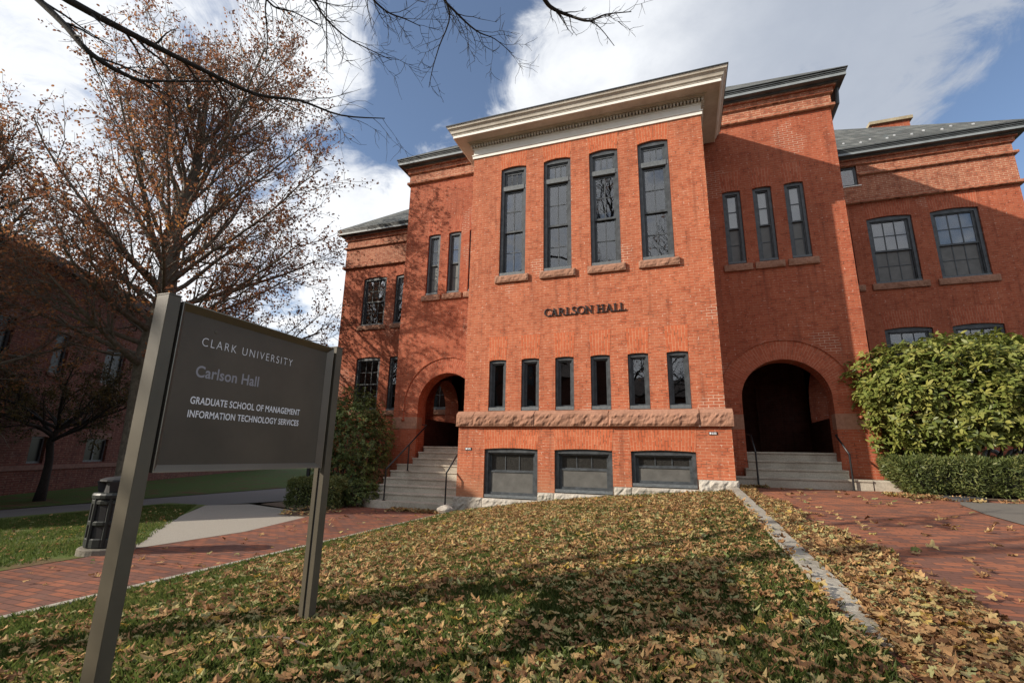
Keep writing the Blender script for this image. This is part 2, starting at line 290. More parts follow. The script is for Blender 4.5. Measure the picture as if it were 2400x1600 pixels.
# ------------------------------------------------------------------ mesh helpers
def link(name, me, mat=None, parent=None, smooth=False):
    o = bpy.data.objects.new(name, me); COL.objects.link(o)
    if mat is not None: me.materials.append(M[mat] if isinstance(mat, str) else mat)
    if parent is not None:
        o.parent = parent
        off = parent
        t = Vector((0, 0, 0))
        while off is not None:
            t += off.location; off = off.parent
        if t.length > 0: me.transform(Matrix.Translation(-t))
    if smooth: me.shade_smooth()
    return o
def empty(name, loc):
    o = bpy.data.objects.new(name, None); COL.objects.link(o); o.location = loc; o.empty_display_size = 0.3
    return o
def tag(o, label=None, cat=None, group=None, kind=None):
    if label: o['label'] = label
    if cat: o['category'] = cat
    if group: o['group'] = group
    if kind: o['kind'] = kind
    return o
class MB:
    def __init__(s): s.v = []; s.f = []; s.uv = {}
    def add(s, vs, fs, uvs=None):
        n = len(s.v); s.v += [tuple(x) for x in vs]
        for i, f in enumerate(fs):
            if uvs: s.uv[len(s.f)] = uvs[i]
            s.f.append([n + k for k in f])
        return s
    def box(s, x0, x1, y0, y1, z0, z1):
        return s.add([(x0, y0, z0), (x1, y0, z0), (x1, y1, z0), (x0, y1, z0), (x0, y0, z1), (x1, y0, z1), (x1, y1, z1), (x0, y1, z1)],
                     [(0, 3, 2, 1), (4, 5, 6, 7), (0, 1, 5, 4), (1, 2, 6, 5), (2, 3, 7, 6), (3, 0, 4, 7)])
    def tube(s, pts, rad, n=6, caps=True):
        pts = [Vector(p) for p in pts]; rad = rad if hasattr(rad, '__len__') else [rad] * len(pts)
        rings = []; prev = None
        for i, p in enumerate(pts):
            d = (pts[min(i + 1, len(pts) - 1)] - pts[max(i - 1, 0)])
            if d.length < 1e-9: d = Vector((0, 0, 1))
            d.normalize()
            if prev is None:
                a = d.orthogonal().normalized()
            else:
                a = (prev - d * prev.dot(d))
                a = a.normalized() if a.length > 1e-6 else d.orthogonal().normalized()
            prev = a; b = d.cross(a)
            rings.append([p + (a * math.cos(2 * PI * k / n) + b * math.sin(2 * PI * k / n)) * rad[i] for k in range(n)])
        vs = [v for r in rings for v in r]; fs = []
        for i in range(len(rings) - 1):
            for k in range(n):
                k2 = (k + 1) % n
                fs.append((i * n + k, i * n + k2, (i + 1) * n + k2, (i + 1) * n + k))
        if caps:
            fs.append(tuple(range(n - 1, -1, -1))); fs.append(tuple((len(rings) - 1) * n + k for k in range(n)))
        return s.add(vs, fs)
    def prism(s, poly, to3, d0, d1):          # poly in (u, v), to3(u, v, d)
        n = len(poly)
        vs = [to3(u, v, d0) for u, v in poly] + [to3(u, v, d1) for u, v in poly]
        fs = [tuple(range(n)), tuple(range(2 * n - 1, n - 1, -1))] + [(i, n + i, n + (i + 1) % n, (i + 1) % n) for i in range(n)]
        return s.add(vs, fs)
    def lathe(s, c, prof, n=24):
        vs = []; fs = []
        for r, z in prof:
            for k in range(n): vs.append((c[0] + r * math.cos(2 * PI * k / n), c[1] + r * math.sin(2 * PI * k / n), c[2] + z))
        for i in range(len(prof) - 1):
            for k in range(n):
                k2 = (k + 1) % n; fs.append((i * n + k, i * n + k2, (i + 1) * n + k2, (i + 1) * n + k))
        fs.append(tuple(range(n - 1, -1, -1))); fs.append(tuple((len(prof) - 1) * n + k for k in range(n)))
        return s.add(vs, fs)
    def build(s, name, mat, parent=None, smooth=False, recalc=True, bevel=0.0):
        me = bpy.data.meshes.new(name); me.from_pydata(s.v, [], s.f)
        if s.uv:
            ul = me.uv_layers.new(name='UVMap')
            for i, poly in enumerate(me.polygons):
                if i in s.uv:
                    for k, li in enumerate(poly.loop_indices): ul.data[li].uv = s.uv[i][k]
        if recalc or bevel:
            bm = bmesh.new(); bm.from_mesh(me)
            if bevel:
                bmesh.ops.bevel(bm, geom=list(bm.edges), offset=bevel, segments=1, affect='EDGES', clamp_overlap=True)
            bmesh.ops.recalc_face_normals(bm, faces=bm.faces); bm.to_mesh(me); bm.free()
        return link(name, me, mat, parent, smooth)

def np_mesh(name, verts, fsize, nf, mat, parent=None, tint=None, smooth=False):
    """verts (nf*fsize, 3): every face owns its corners"""
    me = bpy.data.meshes.new(name)
    nv = len(verts)
    me.vertices.add(nv); me.vertices.foreach_set('co', np.ascontiguousarray(verts, dtype=np.float32).ravel())
    me.loops.add(nv); me.loops.foreach_set('vertex_index', np.arange(nv, dtype=np.int32))
    me.polygons.add(nf); me.polygons.foreach_set('loop_start', np.arange(0, nv, fsize, dtype=np.int32))
    me.update(calc_edges=True)
    if tint is not None:
        a = me.attributes.new('tint', 'FLOAT', 'FACE'); a.data.foreach_set('value', np.ascontiguousarray(tint, dtype=np.float32))
    me.validate()
    return link(name, me, mat, parent, smooth)
def np_mesh_idx(name, verts, faces, mat, parent=None, tint=None, smooth=False):
    me = bpy.data.meshes.new(name)
    nf, k = faces.shape
    me.vertices.add(len(verts)); me.vertices.foreach_set('co', np.ascontiguousarray(verts, dtype=np.float32).ravel())
    me.loops.add(nf * k); me.loops.foreach_set('vertex_index', np.ascontiguousarray(faces, dtype=np.int32).ravel())
    me.polygons.add(nf); me.polygons.foreach_set('loop_start', np.arange(0, nf * k, k, dtype=np.int32))
    me.update(calc_edges=True)
    if tint is not None:
        a = me.attributes.new('tint', 'FLOAT', 'FACE'); a.data.foreach_set('value', np.ascontiguousarray(tint, dtype=np.float32))
    return link(name, me, mat, parent, smooth)
def frames(nrm, rng):
    """random in-plane axes for an array of normals"""
    n = nrm / np.linalg.norm(nrm, axis=1, keepdims=True)
    t = rng.normal(size=n.shape); t -= n * (t * n).sum(1, keepdims=True)
    t /= np.linalg.norm(t, axis=1, keepdims=True)
    return n, t, np.cross(n, t)
def leaf_cloud(name, c, nrm, along, L, Wd, mat, parent, tint, fold=0.15):
    """pointed leaf of six corners at each centre: c base point, along = direction of the midrib"""
    n = nrm / np.linalg.norm(nrm, axis=1, keepdims=True)
    a = along - n * (along * n).sum(1, keepdims=True); a /= np.linalg.norm(a, axis=1, keepdims=True) + 1e-9
    b = np.cross(n, a); L = L[:, None]; Wd = Wd[:, None]
    P = np.stack([c, c + a * L * .33 + b * Wd * .5 + n * L * fold * .3, c + a * L * .72 + b * Wd * .42 + n * L * fold * .15, c + a * L - n * L * fold * .5,
                  c + a * L * .72 - b * Wd * .42 + n * L * fold * .15, c + a * L * .33 - b * Wd * .5 + n * L * fold * .3], 1)
    return np_mesh(name, P.reshape(-1, 3), 6, len(c), mat, parent, tint)
def vnoise(p, s, seed=0):
    """cheap smooth noise in -1..1 for arrays of points"""
    q = np.asarray(p) * s + seed * 17.3
    return (np.sin(q[:, 0] * 1.7 + 1.3 * np.sin(q[:, 1] * 1.1 + q[:, 2] * .7)) + np.sin(q[:, 1] * 2.1 + 1.7 * np.sin(q[:, 2] * 1.3 + q[:, 0] * .9)) + np.sin(q[:, 2] * 1.9 + 1.1 * np.sin(q[:, 0] * 1.5 - q[:, 1]))) / 3

def rough_block(mb, x0, x1, yf, yb, z0, z1, amp=0.03, res=0.05, seed=0, axis='y', margin=0.02, ztop=None):
    """stone with a rock-faced front (towards -y); flat margins round the edge. ztop(x): sloping top"""
    nx = max(3, int((x1 - x0) / res)); nz = max(3, int((z1 - z0) / res))
    g = []
    for j in range(nz + 1):
        for i in range(nx + 1):
            x = x0 + (x1 - x0) * i / nx
            zt = z1 if ztop is None else ztop(x)
            zz = z0 + (zt - z0) * j / nz
            e = min(i, nx - i, j, nz - j)
            w = 0.0 if e == 0 else 1.0
            k = np.array([[x, zz, seed * 3.1]])
            d = w * amp * (0.6 + 0.7 * vnoise(k, 9)[0] + 0.5 * vnoise(k, 23, 2)[0]) + (random.uniform(-.2, .2) * amp if w else 0)
            g.append((x, yf - d, zz))
    fs = [(j * (nx + 1) + i, j * (nx + 1) + i + 1, (j + 1) * (nx + 1) + i + 1, (j + 1) * (nx + 1) + i) for j in range(nz) for i in range(nx)]
    n = len(g)
    zt0 = z1 if ztop is None else ztop(x0); zt1 = z1 if ztop is None else ztop(x1)
    g += [(x0, yb, z0), (x1, yb, z0), (x1, yb, zt1), (x0, yb, zt0)]
    bl, brr, tr, tl = 0, nx, nz * (nx + 1) + nx, nz * (nx + 1)
    fs += [tuple(range(bl, brr + 1))[::-1] + (n, n + 1), tuple(range(tl, tr + 1)) + (n + 2, n + 3),
           tuple([j * (nx + 1) for j in range(nz + 1)]) + (n + 3, n), tuple([j * (nx + 1) + nx for j in range(nz, -1, -1)]) + (n + 1, n + 2), (n, n + 3, n + 2, n + 1)]
    mb.add(g, fs)

def seg_arch(x0, x1, z0, zs, rise, n=8):
    """opening outline: flat bottom, segmental (or half round) head"""
    pts = [(x0, z0), (x1, z0)]
    w = (x1 - x0) / 2; cx = (x0 + x1) / 2
    if rise >= w * 0.98:
        pts += [(cx + w * math.cos(PI * k / (2 * n)), zs + w * math.sin(PI * k / (2 * n))) for k in range(0, 2 * n + 1)]
    else:
        R = (w * w + rise * rise) / (2 * rise); a = math.asin(w / R)
        pts += [(cx + R * math.sin(a - 2 * a * k / n), zs + rise - R + R * math.cos(a - 2 * a * k / n)) for k in range(n + 1)]
    return pts
def wall_panel(mb, outline, holes, to3, depth, hole_depth=None, edges=True):
    """flat wall with openings and their reveals; to3(u, v, d) with d into the wall"""
    pts = []; es = []
    for loop in [outline] + holes:
        b = len(pts); pts += [Vector(p) for p in loop]
        es += [(b + i, b + (i + 1) % len(loop)) for i in range(len(loop))]
    V, E, F, *_ = delaunay_2d_cdt(pts, es, [], 1, 1e-5)
    def inside(p, poly):
        c = False; j = len(poly) - 1
        for i in range(len(poly)):
            if (poly[i][1] > p[1]) != (poly[j][1] > p[1]) and p[0] < (poly[j][0] - poly[i][0]) * (p[1] - poly[i][1]) / (poly[j][1] - poly[i][1]) + poly[i][0]: c = not c
            j = i
        return c
    fs = []
    for f in F:
        c = (sum(V[i][0] for i in f) / len(f), sum(V[i][1] for i in f) / len(f))
        if inside(c, outline) and not any(inside(c, h) for h in holes): fs.append(tuple(f))
    mb.add([to3(v[0], v[1], 0) for v in V], fs)
    hd = depth if hole_depth is None else hole_depth
    for loop, dd in [(h, hd) for h in holes] + ([(outline, depth)] if edges else []):
        n = len(loop)
        mb.add([to3(u, v, 0) for u, v in loop] + [to3(u, v, dd) for u, v in loop], [(i, (i + 1) % n, n + (i + 1) % n, n + i) for i in range(n)])

# ------------------------------------------------------------------ the ground
def zright(y): return -0.62 + 0.031 * min(y - 1.4, 0.0) if y > -14 else -0.62 + 0.031 * -15.4
def lawn_z(x, y):
    t = min(max(x / 6.05, 0), 1)
    zr = -0.63 + 0.034 * min(y, 0) if y > -14 else -0.63 - 0.034 * 14
    return -1.365 + (zr + 1.365) * t + 0.07 * math.sin(PI * t) - (0.0 if y < -0.6 else 0.02)
def lawn_zv(x, y):
    t = np.clip(x / 6.05, 0, 1); zr = -0.63 + 0.034 * np.clip(y, -14, 0)
    return -1.365 + (zr + 1.365) * t + 0.07 * np.sin(PI * t)
def sheet(name, poly, z, mat, kind='structure'):
    mb = MB(); mb.add([(x, y, z(x, y) if callable(z) else z) for x, y in poly], [tuple(range(len(poly)))])
    return tag(mb.build(name, mat, recalc=False), kind=kind)
def grid_sheet(name, x0, x1, y0, y1, nx, ny, z, mat, bump=0.0):
    vs = []
    for j in range(ny + 1):
        for i in range(nx + 1):
            x = x0 + (x1 - x0) * i / nx; y = y0 + (y1 - y0) * j / ny
            vs.append((x, y, z(x, y) + (bump * random.uniform(-1, 1) if 0 < i < nx else 0)))
    fs = [(j * (nx + 1) + i, j * (nx + 1) + i + 1, (j + 1) * (nx + 1) + i + 1, (j + 1) * (nx + 1) + i) for j in range(ny) for i in range(nx)]
    mb = MB(); mb.add(vs, fs)
    return tag(mb.build(name, mat, recalc=False, smooth=True), kind='structure')
GZ = -1.40
def gl(x): return GZ + .05 * (max(min(x, -2.2), -16.0) + 2.2)      # the ground falls gently to the left
def glv(x, y=None): return GZ + .05 * (np.clip(x, -16.0, -2.2) + 2.2)
sheet('ground', [(-900, -900), (900, -900), (900, 1400), (-900, 1400)], -2.35, 'dirt')
grid_sheet('lawn', 0.02, 6.06, -26, -0.05, 60, 120, lawn_z, 'lawn', 0.012)
sheet('left_lawn', [(-12.6, -40), (-2.28, -40), (-2.27, -6.09), (-2.4, -5.81), (-5.04, -3.5), (-8.52, -.06), (-9.14, .75), (-11.88, 1.54)], lambda x, y: gl(x) - .004, 'lawn2')
sheet('far_lawn', [(-16.2, -40), (-16.2, 80), (-120, 80), (-120, -40)], -2.10, 'lawn')
sheet('road', [(-16.0, -40), (-12.5, -40), (-11.7, 1.5), (-8.93, .68), (-7.3, 2.7), (-7.3, 60), (-16.0, 60)], lambda x, y: gl(x) - .012, 'asphalt_dark')
sheet('brick_walk', [(-2.26, -40), (-0.10, -40), (-0.10, -0.2), (0.02, 2.5), (-3.0, 2.5), (-3.0, -1.0), (-2.52, -1.8), (-2.57, -2.23), (-2.1, -4.3), (-2.2, -6.1)], GZ, 'paver')
sheet('asphalt_path', [(-2.22, -6.05), (-2.08, -4.3), (-2.56, -2.25), (-3.85, -1.73), (-4.24, -.8), (-7.72, .99), (-8.93, .49), (-5.12, -3.54)], lambda x, y: gl(x) + .004, 'asphalt')
sheet('planting_bed', [(-2.57, -2.25), (-2.52, -1.8), (-2.9, -.7), (-2.9, 6), (-7.2, 6), (-7.2, .95), (-4.24, -.7), (-3.93, -1.71)], lambda x, y: gl(x) + .008, 'soil')
sheet('sidewalk_strip', [(-21.9, -4), (-21.3, -4), (-24.4, 5.2), (-26.3, 10), (-27.0, 10), (-25.0, 5.2)], -2.07, 'asphalt')
grid_sheet('brick_path', 6.06, 40, -40, 1.45, 4, 40, lambda x, y: zright(y), 'paver2')
sheet('asphalt_apron', [(9.5, -0.75), (9.7, -0.3), (14, 0.16), (40, 0.16), (40, -40), (12, -40), (9.5, -6.0), (9.1, -3.9), (9.25, -2.0)], lambda x, y: zright(y) + 0.012, 'asphalt_apron')
sheet('right_bed', [(9.3, .45), (9.6, .22), (40, 0.18), (40, 6.1), (9.3, 6.1)], lambda x, y: zright(min(y, 1.4)) + .018, 'soil')
# the edge of soil under the bay wall
sheet('soil_strip', [(-0.05, -0.75), (0.6, -0.55), (3.5, -0.45), (6.0, -0.3), (6.05, -0.02), (-0.05, -0.02)], lambda x, y: lawn_z(x, y) + 0.025, 'soil')
mb = MB()
ys = [-26 + 26.0 * k / 16 for k in range(17)]
for a, b in zip(ys[:-1], ys[1:]):
    mb.add([(-0.1, a, -1.6), (0.02, a, -1.6), (0.02, a, -1.335), (-0.1, a, -1.345), (-0.1, b - .008, -1.6), (0.02, b - .008, -1.6), (0.02, b - .008, -1.335), (-0.1, b - .008, -1.345)],
           [(0, 3, 2, 1), (4, 5, 6, 7), (0, 1, 5, 4), (1, 2, 6, 5), (2, 3, 7, 6), (3, 0, 4, 7)])
tag(mb.build('walk_kerb', 'kerb'), kind='structure')
mb = MB()
cuts = [-13, -11.6, -9.3, -7.15, -4.9, -2.4, -0.1]
def kz(y): return -0.565 + 0.032 * y - (0.10 * (-7.2 - y) if y < -7.2 else 0)
for a, b in zip(cuts[:-1], cuts[1:]):
    b2 = b - 0.012; j = random.uniform(-.012, .012); n = 12
    vs = []
    for k in range(n + 1):
        y = a + (b2 - a) * k / n
        w1, w2, w3 = random.uniform(-.005, .005), random.uniform(-.005, .005), random.uniform(-.004, .004)
        xl, xr = 6.045 + .010 * y + w1, 6.205 + .010 * y + w2
        vs += [(xl - .01, y, -1.7), (xl, y, kz(y) + j + w3), (xr, y, kz(y) + j - .006 + w3), (xr + .01, y, -1.7)]
    fs = [(4 * k + i, 4 * k + i + 1, 4 * k + i + 5, 4 * k + i + 4) for k in range(n) for i in range(3)] + [(0, 1, 2, 3), (4 * n + 3, 4 * n + 2, 4 * n + 1, 4 * n)]
    mb.add(vs, fs)
tag(mb.build('path_kerb', 'kerb'), kind='structure')

# ------------------------------------------------------------------ the hall
hall = tag(empty('brick_hall', (W / 2, 0, -1.3)), 'two storey red brick hall with a projecting flat roofed entrance bay under a white cornice', 'building')
front = lambda Y: (lambda u, v, d: (u, Y + d, v))
TX0, TX1, TY = -3.37, W + 3.37, 2.0
WX0, WX1, WY = W / 2 - 12.2, W / 2 + 12.2, 6.0
EAVE = 10.06
TALL = [(0.849, 1.581), (2.078, 2.819), (3.313, 4.051), (4.548, 5.288)]
SMALL = [(0.659 + 0.863 * i, 1.117 + 0.864 * i) for i in range(6)]
BASE = [(0.633, 1.981, -1.035), (2.385, 3.708, -0.85), (4.111, 5.454, -0.655)]
NARR = [(W + a, W + b) for a, b in ((0.540, 0.993), (1.292, 1.745), (2.052, 2.506))]
NARR_ALL = NARR + [(W - b, W - a) for a, b in NARR]
WING = [(9.62, 10.82), (11.275, 12.48), (12.955, 14.16)]
WING_ALL = WING + [(W - b, W - a) for a, b in WING]

# walls ------------------------------------------------------------
mb = MB()
wall_panel(mb, [(0, 1.0), (W, 1.0), (W, 8.6), (0, 8.6)],
           [seg_arch(a, b, 1.03, 2.30, 0.022) for a, b in SMALL] + [seg_arch(a, b, 4.56, 7.745, 0.05) for a, b in TALL], front(0.0), 2.3, 0.22)
mb.build('bay_wall', 'brick', hall)
mb = MB()
wall_panel(mb, [(-0.08, -1.02), (0.633, -1.02), (0.633, -1.05), (1.981, -1.05), (1.981, -0.84), (2.385, -0.84), (2.385, -0.87), (3.708, -0.87), (3.708, -0.65), (4.111, -0.65), (4.111, -0.67), (5.454, -0.67), (5.454, -0.44), (W + .08, -0.44), (W + .08, 0.645), (-0.08, 0.645)],
           [seg_arch(a + .001, b - .001, z - .012, 0.11, 0.028) for a, b, z in BASE], front(-0.08), 2.4, 0.24)
mb.build('basement_wall', 'brick', hall)
# tower walls with the porch arches
ACX = W + 1.54; AR = 0.975; ASP = 1.43
for sgn in (1, -1):
    X = (lambda x: x) if sgn > 0 else (lambda x: W - x)
    mb = MB()
    ol = [(X(TX1), -1.6), (X(TX1), 9.24), (X(W - .3), 9.24), (X(W - .3), -1.6)]
    holes = [seg_arch(a, b, 5.02, 7.14, 0.022) for a, b in (NARR if sgn > 0 else NARR_ALL[3:])]
    cx = X(ACX)
    holes.append(seg_arch(cx - AR, cx + AR, -1.5, ASP, AR, 12))
    wall_panel(mb, ol, holes, front(TY), 0.55, 0.50)
    # side wall with its own arch
    xs = X(TX1)
    side = (lambda u, v, d, xs=xs, sgn=sgn: (xs - sgn * d, u, v))
    wall_panel(mb, [(TY + .551, -1.6), (WY, -1.6), (WY, 9.24), (TY + .551, 9.24)], [seg_arch(3.59, 5.54, 1.08, 1.60, AR, 12)], side, 0.55, 0.55)
    mb.build('tower_wall', 'brick_tower', hall)
    a, b = sorted((X(W), X(TX1 - .551)))
    mb = MB()
    mb.box(a, b, WY - .25, WY - .05, 0.1, 3.4)
    mb.box(a, b, TY + .5, WY - .25, 3.3, 3.5)
    mb.box(*sorted((X(W + .02), X(W - .2))), TY + .5, WY - .25, 0.1, 3.3)
    mb.box(*sorted((X(TX1 - .549), X(TX1 - .57))), TY + .56, WY - .25, 0.1, 1.075)
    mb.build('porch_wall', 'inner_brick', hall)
    mb = MB(); mb.box(*sorted((X(W + .02), X(TX1 - .57))), TY + .62, WY - .25, -0.2, 0.175)
    mb.build('porch_floor', 'step_granite', hall)
    mb = MB(); cx = X(W + 1.9)
    mb.box(cx - .5, cx + .5, WY - .30, WY - .252, 0.18, 2.3)
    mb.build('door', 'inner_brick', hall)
# wings
wl = lambda a, b: [(a, -2.2), (b, -2.2), (b, 8.26), (a, 8.26)]
for (a, b), wins, xe, s_ in (((TX1 - .6, WX1), WING, WX1, -1), ((WX0, TX0 + .6), WING_ALL[3:], WX0, 1)):
    mb = MB()
    holes = [seg_arch(x0, x1, 5.40, 7.62, 0.055) for x0, x1 in wins] + [seg_arch(x0, x1, 1.66, 3.92, 0.055) for x0, x1 in wins]
    wall_panel(mb, wl(a, b), holes, front(WY), 0.5, 0.25)
    mb.box(*sorted((xe, xe + s_ * .4)), WY + .501, 16, -2.2, 8.26)
    mb.build('wing_wall', 'brick_tower', hall)
# friezes: weathered brick with pale joints, stepping out in bands
def bands(mb, lst, x0, x1, y0, back, sides=True):
    for z0, z1, out in lst: mb.box(x0 - out, x1 + out, y0 - out, back, z0, z1)
mb = MB()
hole = seg_arch(10.50, 11.23, 8.87, 9.38, 0.0001, 2)
TB = [(9.241, 9.60, 0.030), (9.60, 9.745, 0.095), (9.745, 9.80, 0.155)]
bands(mb, TB, TX0, TX1, TY, WY + 2)
for z0, z1, o in TB:
    mb.box(WX0 - o, TX0 + .4, WY - o, 15, z0, z1)
mb.box(11.23, WX1 + .03, WY - .03, 15, 9.241, 9.60); mb.box(TX1 - .3, 10.5, WY - .03, 15, 9.241, 9.60)
mb.box(11.23, WX1 + .03, WY - .0301, 15, 8.262, 9.241); mb.box(TX1 - .3, 10.5, WY - .0301, 15, 8.262, 9.241)
mb.box(10.5, 11.23, WY - .0302, 15, 8.262, 8.87); mb.box(10.5, 11.23, WY + .2, 15, 8.87, 9.6)
mb.box(TX1 - .3, WX1 + .095, WY - .095, 15, 9.60, 9.745); mb.box(TX1 - .3, WX1 + .155, WY - .155, 15, 9.745, 9.80)
mb.box(WX0 - .03, TX0 + .4, WY - .0301, 15, 8.262, 9.241)
mb.build('frieze', 'frieze', hall)
mb = MB()                                    # string courses
for z0, z1, o in [(9.20, 9.275, 0.095)]:
    mb.box(TX0 - o, TX1 + o, TY - o, WY + 1, z0, z1)
for z0, z1, o in [(9.20, 9.275, 0.12), (8.215, 8.30, 0.12)]:
    mb.box(WX0 - o, TX0 + .3, WY - o, 14.9, z0, z1)
    if z0 > 9: mb.box(11.24, WX1 + o, WY - o, 14.9, z0, z1)
    else: mb.box(TX1 - .3, WX1 + o, WY - o, 14.9, z0, z1)
mb.build('string_course', 'frieze', hall)
# gutters
mb = MB()
G = [(9.80, 9.845, 0.20), (9.845, 9.925, 0.345), (9.925, 9.945, 0.29), (9.945, 9.965, 0.355), (9.965, 9.99, 0.31), (9.99, 10.01, 0.375), (10.01, 10.04, 0.33), (10.04, 10.06, 0.40)]
for z0, z1, o in G:
    mb.box(TX0 - o, TX1 + o, TY - o, TY + 1.5, z0, z1)
    mb.box(TX0 - o, TX0 + 1, TY + 1.5, WY + .5, z0, z1); mb.box(TX1 - 1, TX1 + o, TY + 1.5, WY + .5, z0, z1)
    mb.box(WX0 - o, TX0 - o - .002, WY - o, WY + 1.4, z0, z1); mb.box(TX1 + o + .002, WX1 + o, WY - o, WY + 1.4, z0, z1)
    mb.box(WX0 - o, WX0 + 1, WY + 1.4, 15.5, z0, z1); mb.box(WX1 - 1, WX1 + o, WY + 1.4, 15.5, z0, z1)
gt = mb.build('gutter', 'gutter', hall)
mb = MB()
for z0, z1, o in [(9.85, 9.921, 0.352)]:
    mb.box(TX0 - o, TX1 + o, TY - o, TY - .3, z0, z1)
    mb.box(WX0 - o, TX0 - o - .002, WY - o, WY - .3, z0, z1); mb.box(TX1 + o + .002, WX1 + o, WY - o, WY - .3, z0, z1)
mb.build('board', 'gutter_band', gt)
# roofs
S = 0.855
mb = MB()
a, b, y0 = WX0 - .40, WX1 + .40, WY - .40
ry = 5.2
z1 = EAVE + S * ry
mb.add([(a, y0, EAVE + .012), (b, y0, EAVE + .012), (b, y0 + 2 * ry, EAVE), (a, y0 + 2 * ry, EAVE), (a + ry, y0 + ry, z1), (b - ry, y0 + ry, z1)], [(0, 1, 5, 4), (1, 2, 5), (2, 3, 4, 5), (3, 0, 4)])
a, b, y0 = TX0 - .38, TX1 + .38, TY - .38
h = (b - a) / 2
mb.add([(a, y0, EAVE + .014), (b, y0, EAVE + .014), (a + h, y0 + h, EAVE + S * h), (a + h, 16, EAVE + S * h), (a, 16, EAVE), (b, 16, EAVE)], [(0, 1, 2), (1, 5, 3, 2), (0, 2, 3, 4)])
rf = mb.build('roof', 'slate', hall)
mb = MB(); mb.box(13.35, 14.62, 9.75, 10.6, 12.4, 13.42)
ch = mb.build('chimney', 'brick_tower', rf)
mb = MB(); mb.box(13.25, 14.72, 9.65, 10.7, 13.42, 13.55)
mb.build('cap', 'cap_stone', rf)
for k in range(14):
    x = WX1 - .7 - k * 0.38 - random.uniform(0, .12); y = WY + .05 + 0.25 * (k % 2); z = EAVE + S * (y - WY + .4)
    mb = MB(); mb.box(x, x + .035, y, y + .03, z, z + .05); mb.box(x - .008, x + .043, y + .03, y + .10, z + .02, z + .034 + .05)
    mb.build('snow_guard', 'rack', rf)
# downspout at the right corner of the right tower
mb = MB(); mb.tube([(9.72, 2.15, 9.9), (9.72, 2.25, 9.45), (9.60, 2.6, 9.15), (9.57, 2.7, 9.0), (9.57, 2.7, -0.5)], 0.06, 8)
mb.build('downspout', 'gutter', hall)

# cornice of the bay ------------------------------------------------
def ring(mb, o0, o1, z0, z1):
    """a moulding running round the bay, from offset o0 (inside) to o1 (outside), lower edge z0, upper z1"""
    mb.box(-o1, W + o1, -o1, -o0, z0, z1); mb.box(-o1, -o0, -o0, TY - .06, z0, z1); mb.box(W + o0, W + o1, -o0, TY - .06, z0, z1)
cor = MB(); ring(cor, -.1, 0.035, 8.25, 8.36); ring(cor, -.1, 0.055, 8.34, 8.365)
cor.build('architrave', 'white', hall)
mb = MB(); ring(mb, -.1, 0.012, 8.365, 8.545); ring(mb, -.1, 0.03, 8.545, 8.575)
mb.build('frieze_board', 'white', hall)
mb = MB()
ring(mb, -.1, 0.05, 8.575, 8.59); ring(mb, -.1, 0.05, 8.672, 8.685)
x = -0.085
while x < W + 0.085:
    mb.box(x, x + .048, -.105, -.05, 8.59, 8.672); x += 0.083
y = -0.03
while y < TY - .1:
    mb.box(-.105, -.05, y, y + .048, 8.59, 8.672); mb.box(W + .05, W + .105, y, y + .048, 8.59, 8.672); y += 0.083
ring(mb, -.1, 0.12, 8.685, 8.71); ring(mb, -.1, 0.16, 8.71, 8.735)
db = mb.build('dentil_band', 'cream', hall)
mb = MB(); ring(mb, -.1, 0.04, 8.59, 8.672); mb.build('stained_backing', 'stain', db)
mb = MB(); ring(mb, -.1, 0.455, 8.735, 8.76)
mb.build('soffit', 'cream', hall)
mb = MB(); ring(mb, -.1, 0.472, 8.722, 8.80)
# keep the soffit recessed behind the white edge
mb2 = MB()
mb2.box(-.472, W + .472, -.472, -.452, 8.72, 8.80)
mb2.box(-.472, -.452, -.452, TY - .07, 8.72, 8.80); mb2.box(W + .452, W + .472, -.452, TY - .07, 8.72, 8.80)
mb2.build('fascia', 'white', hall)
mb = MB()
prof = [(0.44, 8.80), (0.485, 8.80), (0.485, 8.815), (0.50, 8.83), (0.52, 8.845), (0.53, 8.88), (0.545, 8.915), (0.575, 8.945), (0.60, 8.96), (0.61, 8.99), (0.62, 9.0), (0.62, 9.02), (0.44, 9.02)]
def sweep(mb, prof):
    vs = []
    for path in range(4):
        for o, z in prof:
            vs.append([(-o, TY - .06, z), (-o, -o, z), (W + o, -o, z), (W + o, TY - .06, z)][path])
    n = len(prof)
    fs = [(p * n + k, p * n + (k + 1) % n, (p + 1) * n + (k + 1) % n, (p + 1) * n + k) for p in range(3) for k in range(n)] + [tuple(range(n)), tuple(range(4 * n - 1, 3 * n - 1, -1))]
    mb.add(vs, fs)
sweep(mb, prof)
mb.build('crown_moulding', 'cream', hall)
mb = MB(); mb.box(-.64, W + .64, -.64, TY - .05, 9.02, 9.05); mb.box(-.42, W + .42, -.42, TY - .05, 8.765, 9.02)
mb.build('roof', 'drip', hall)

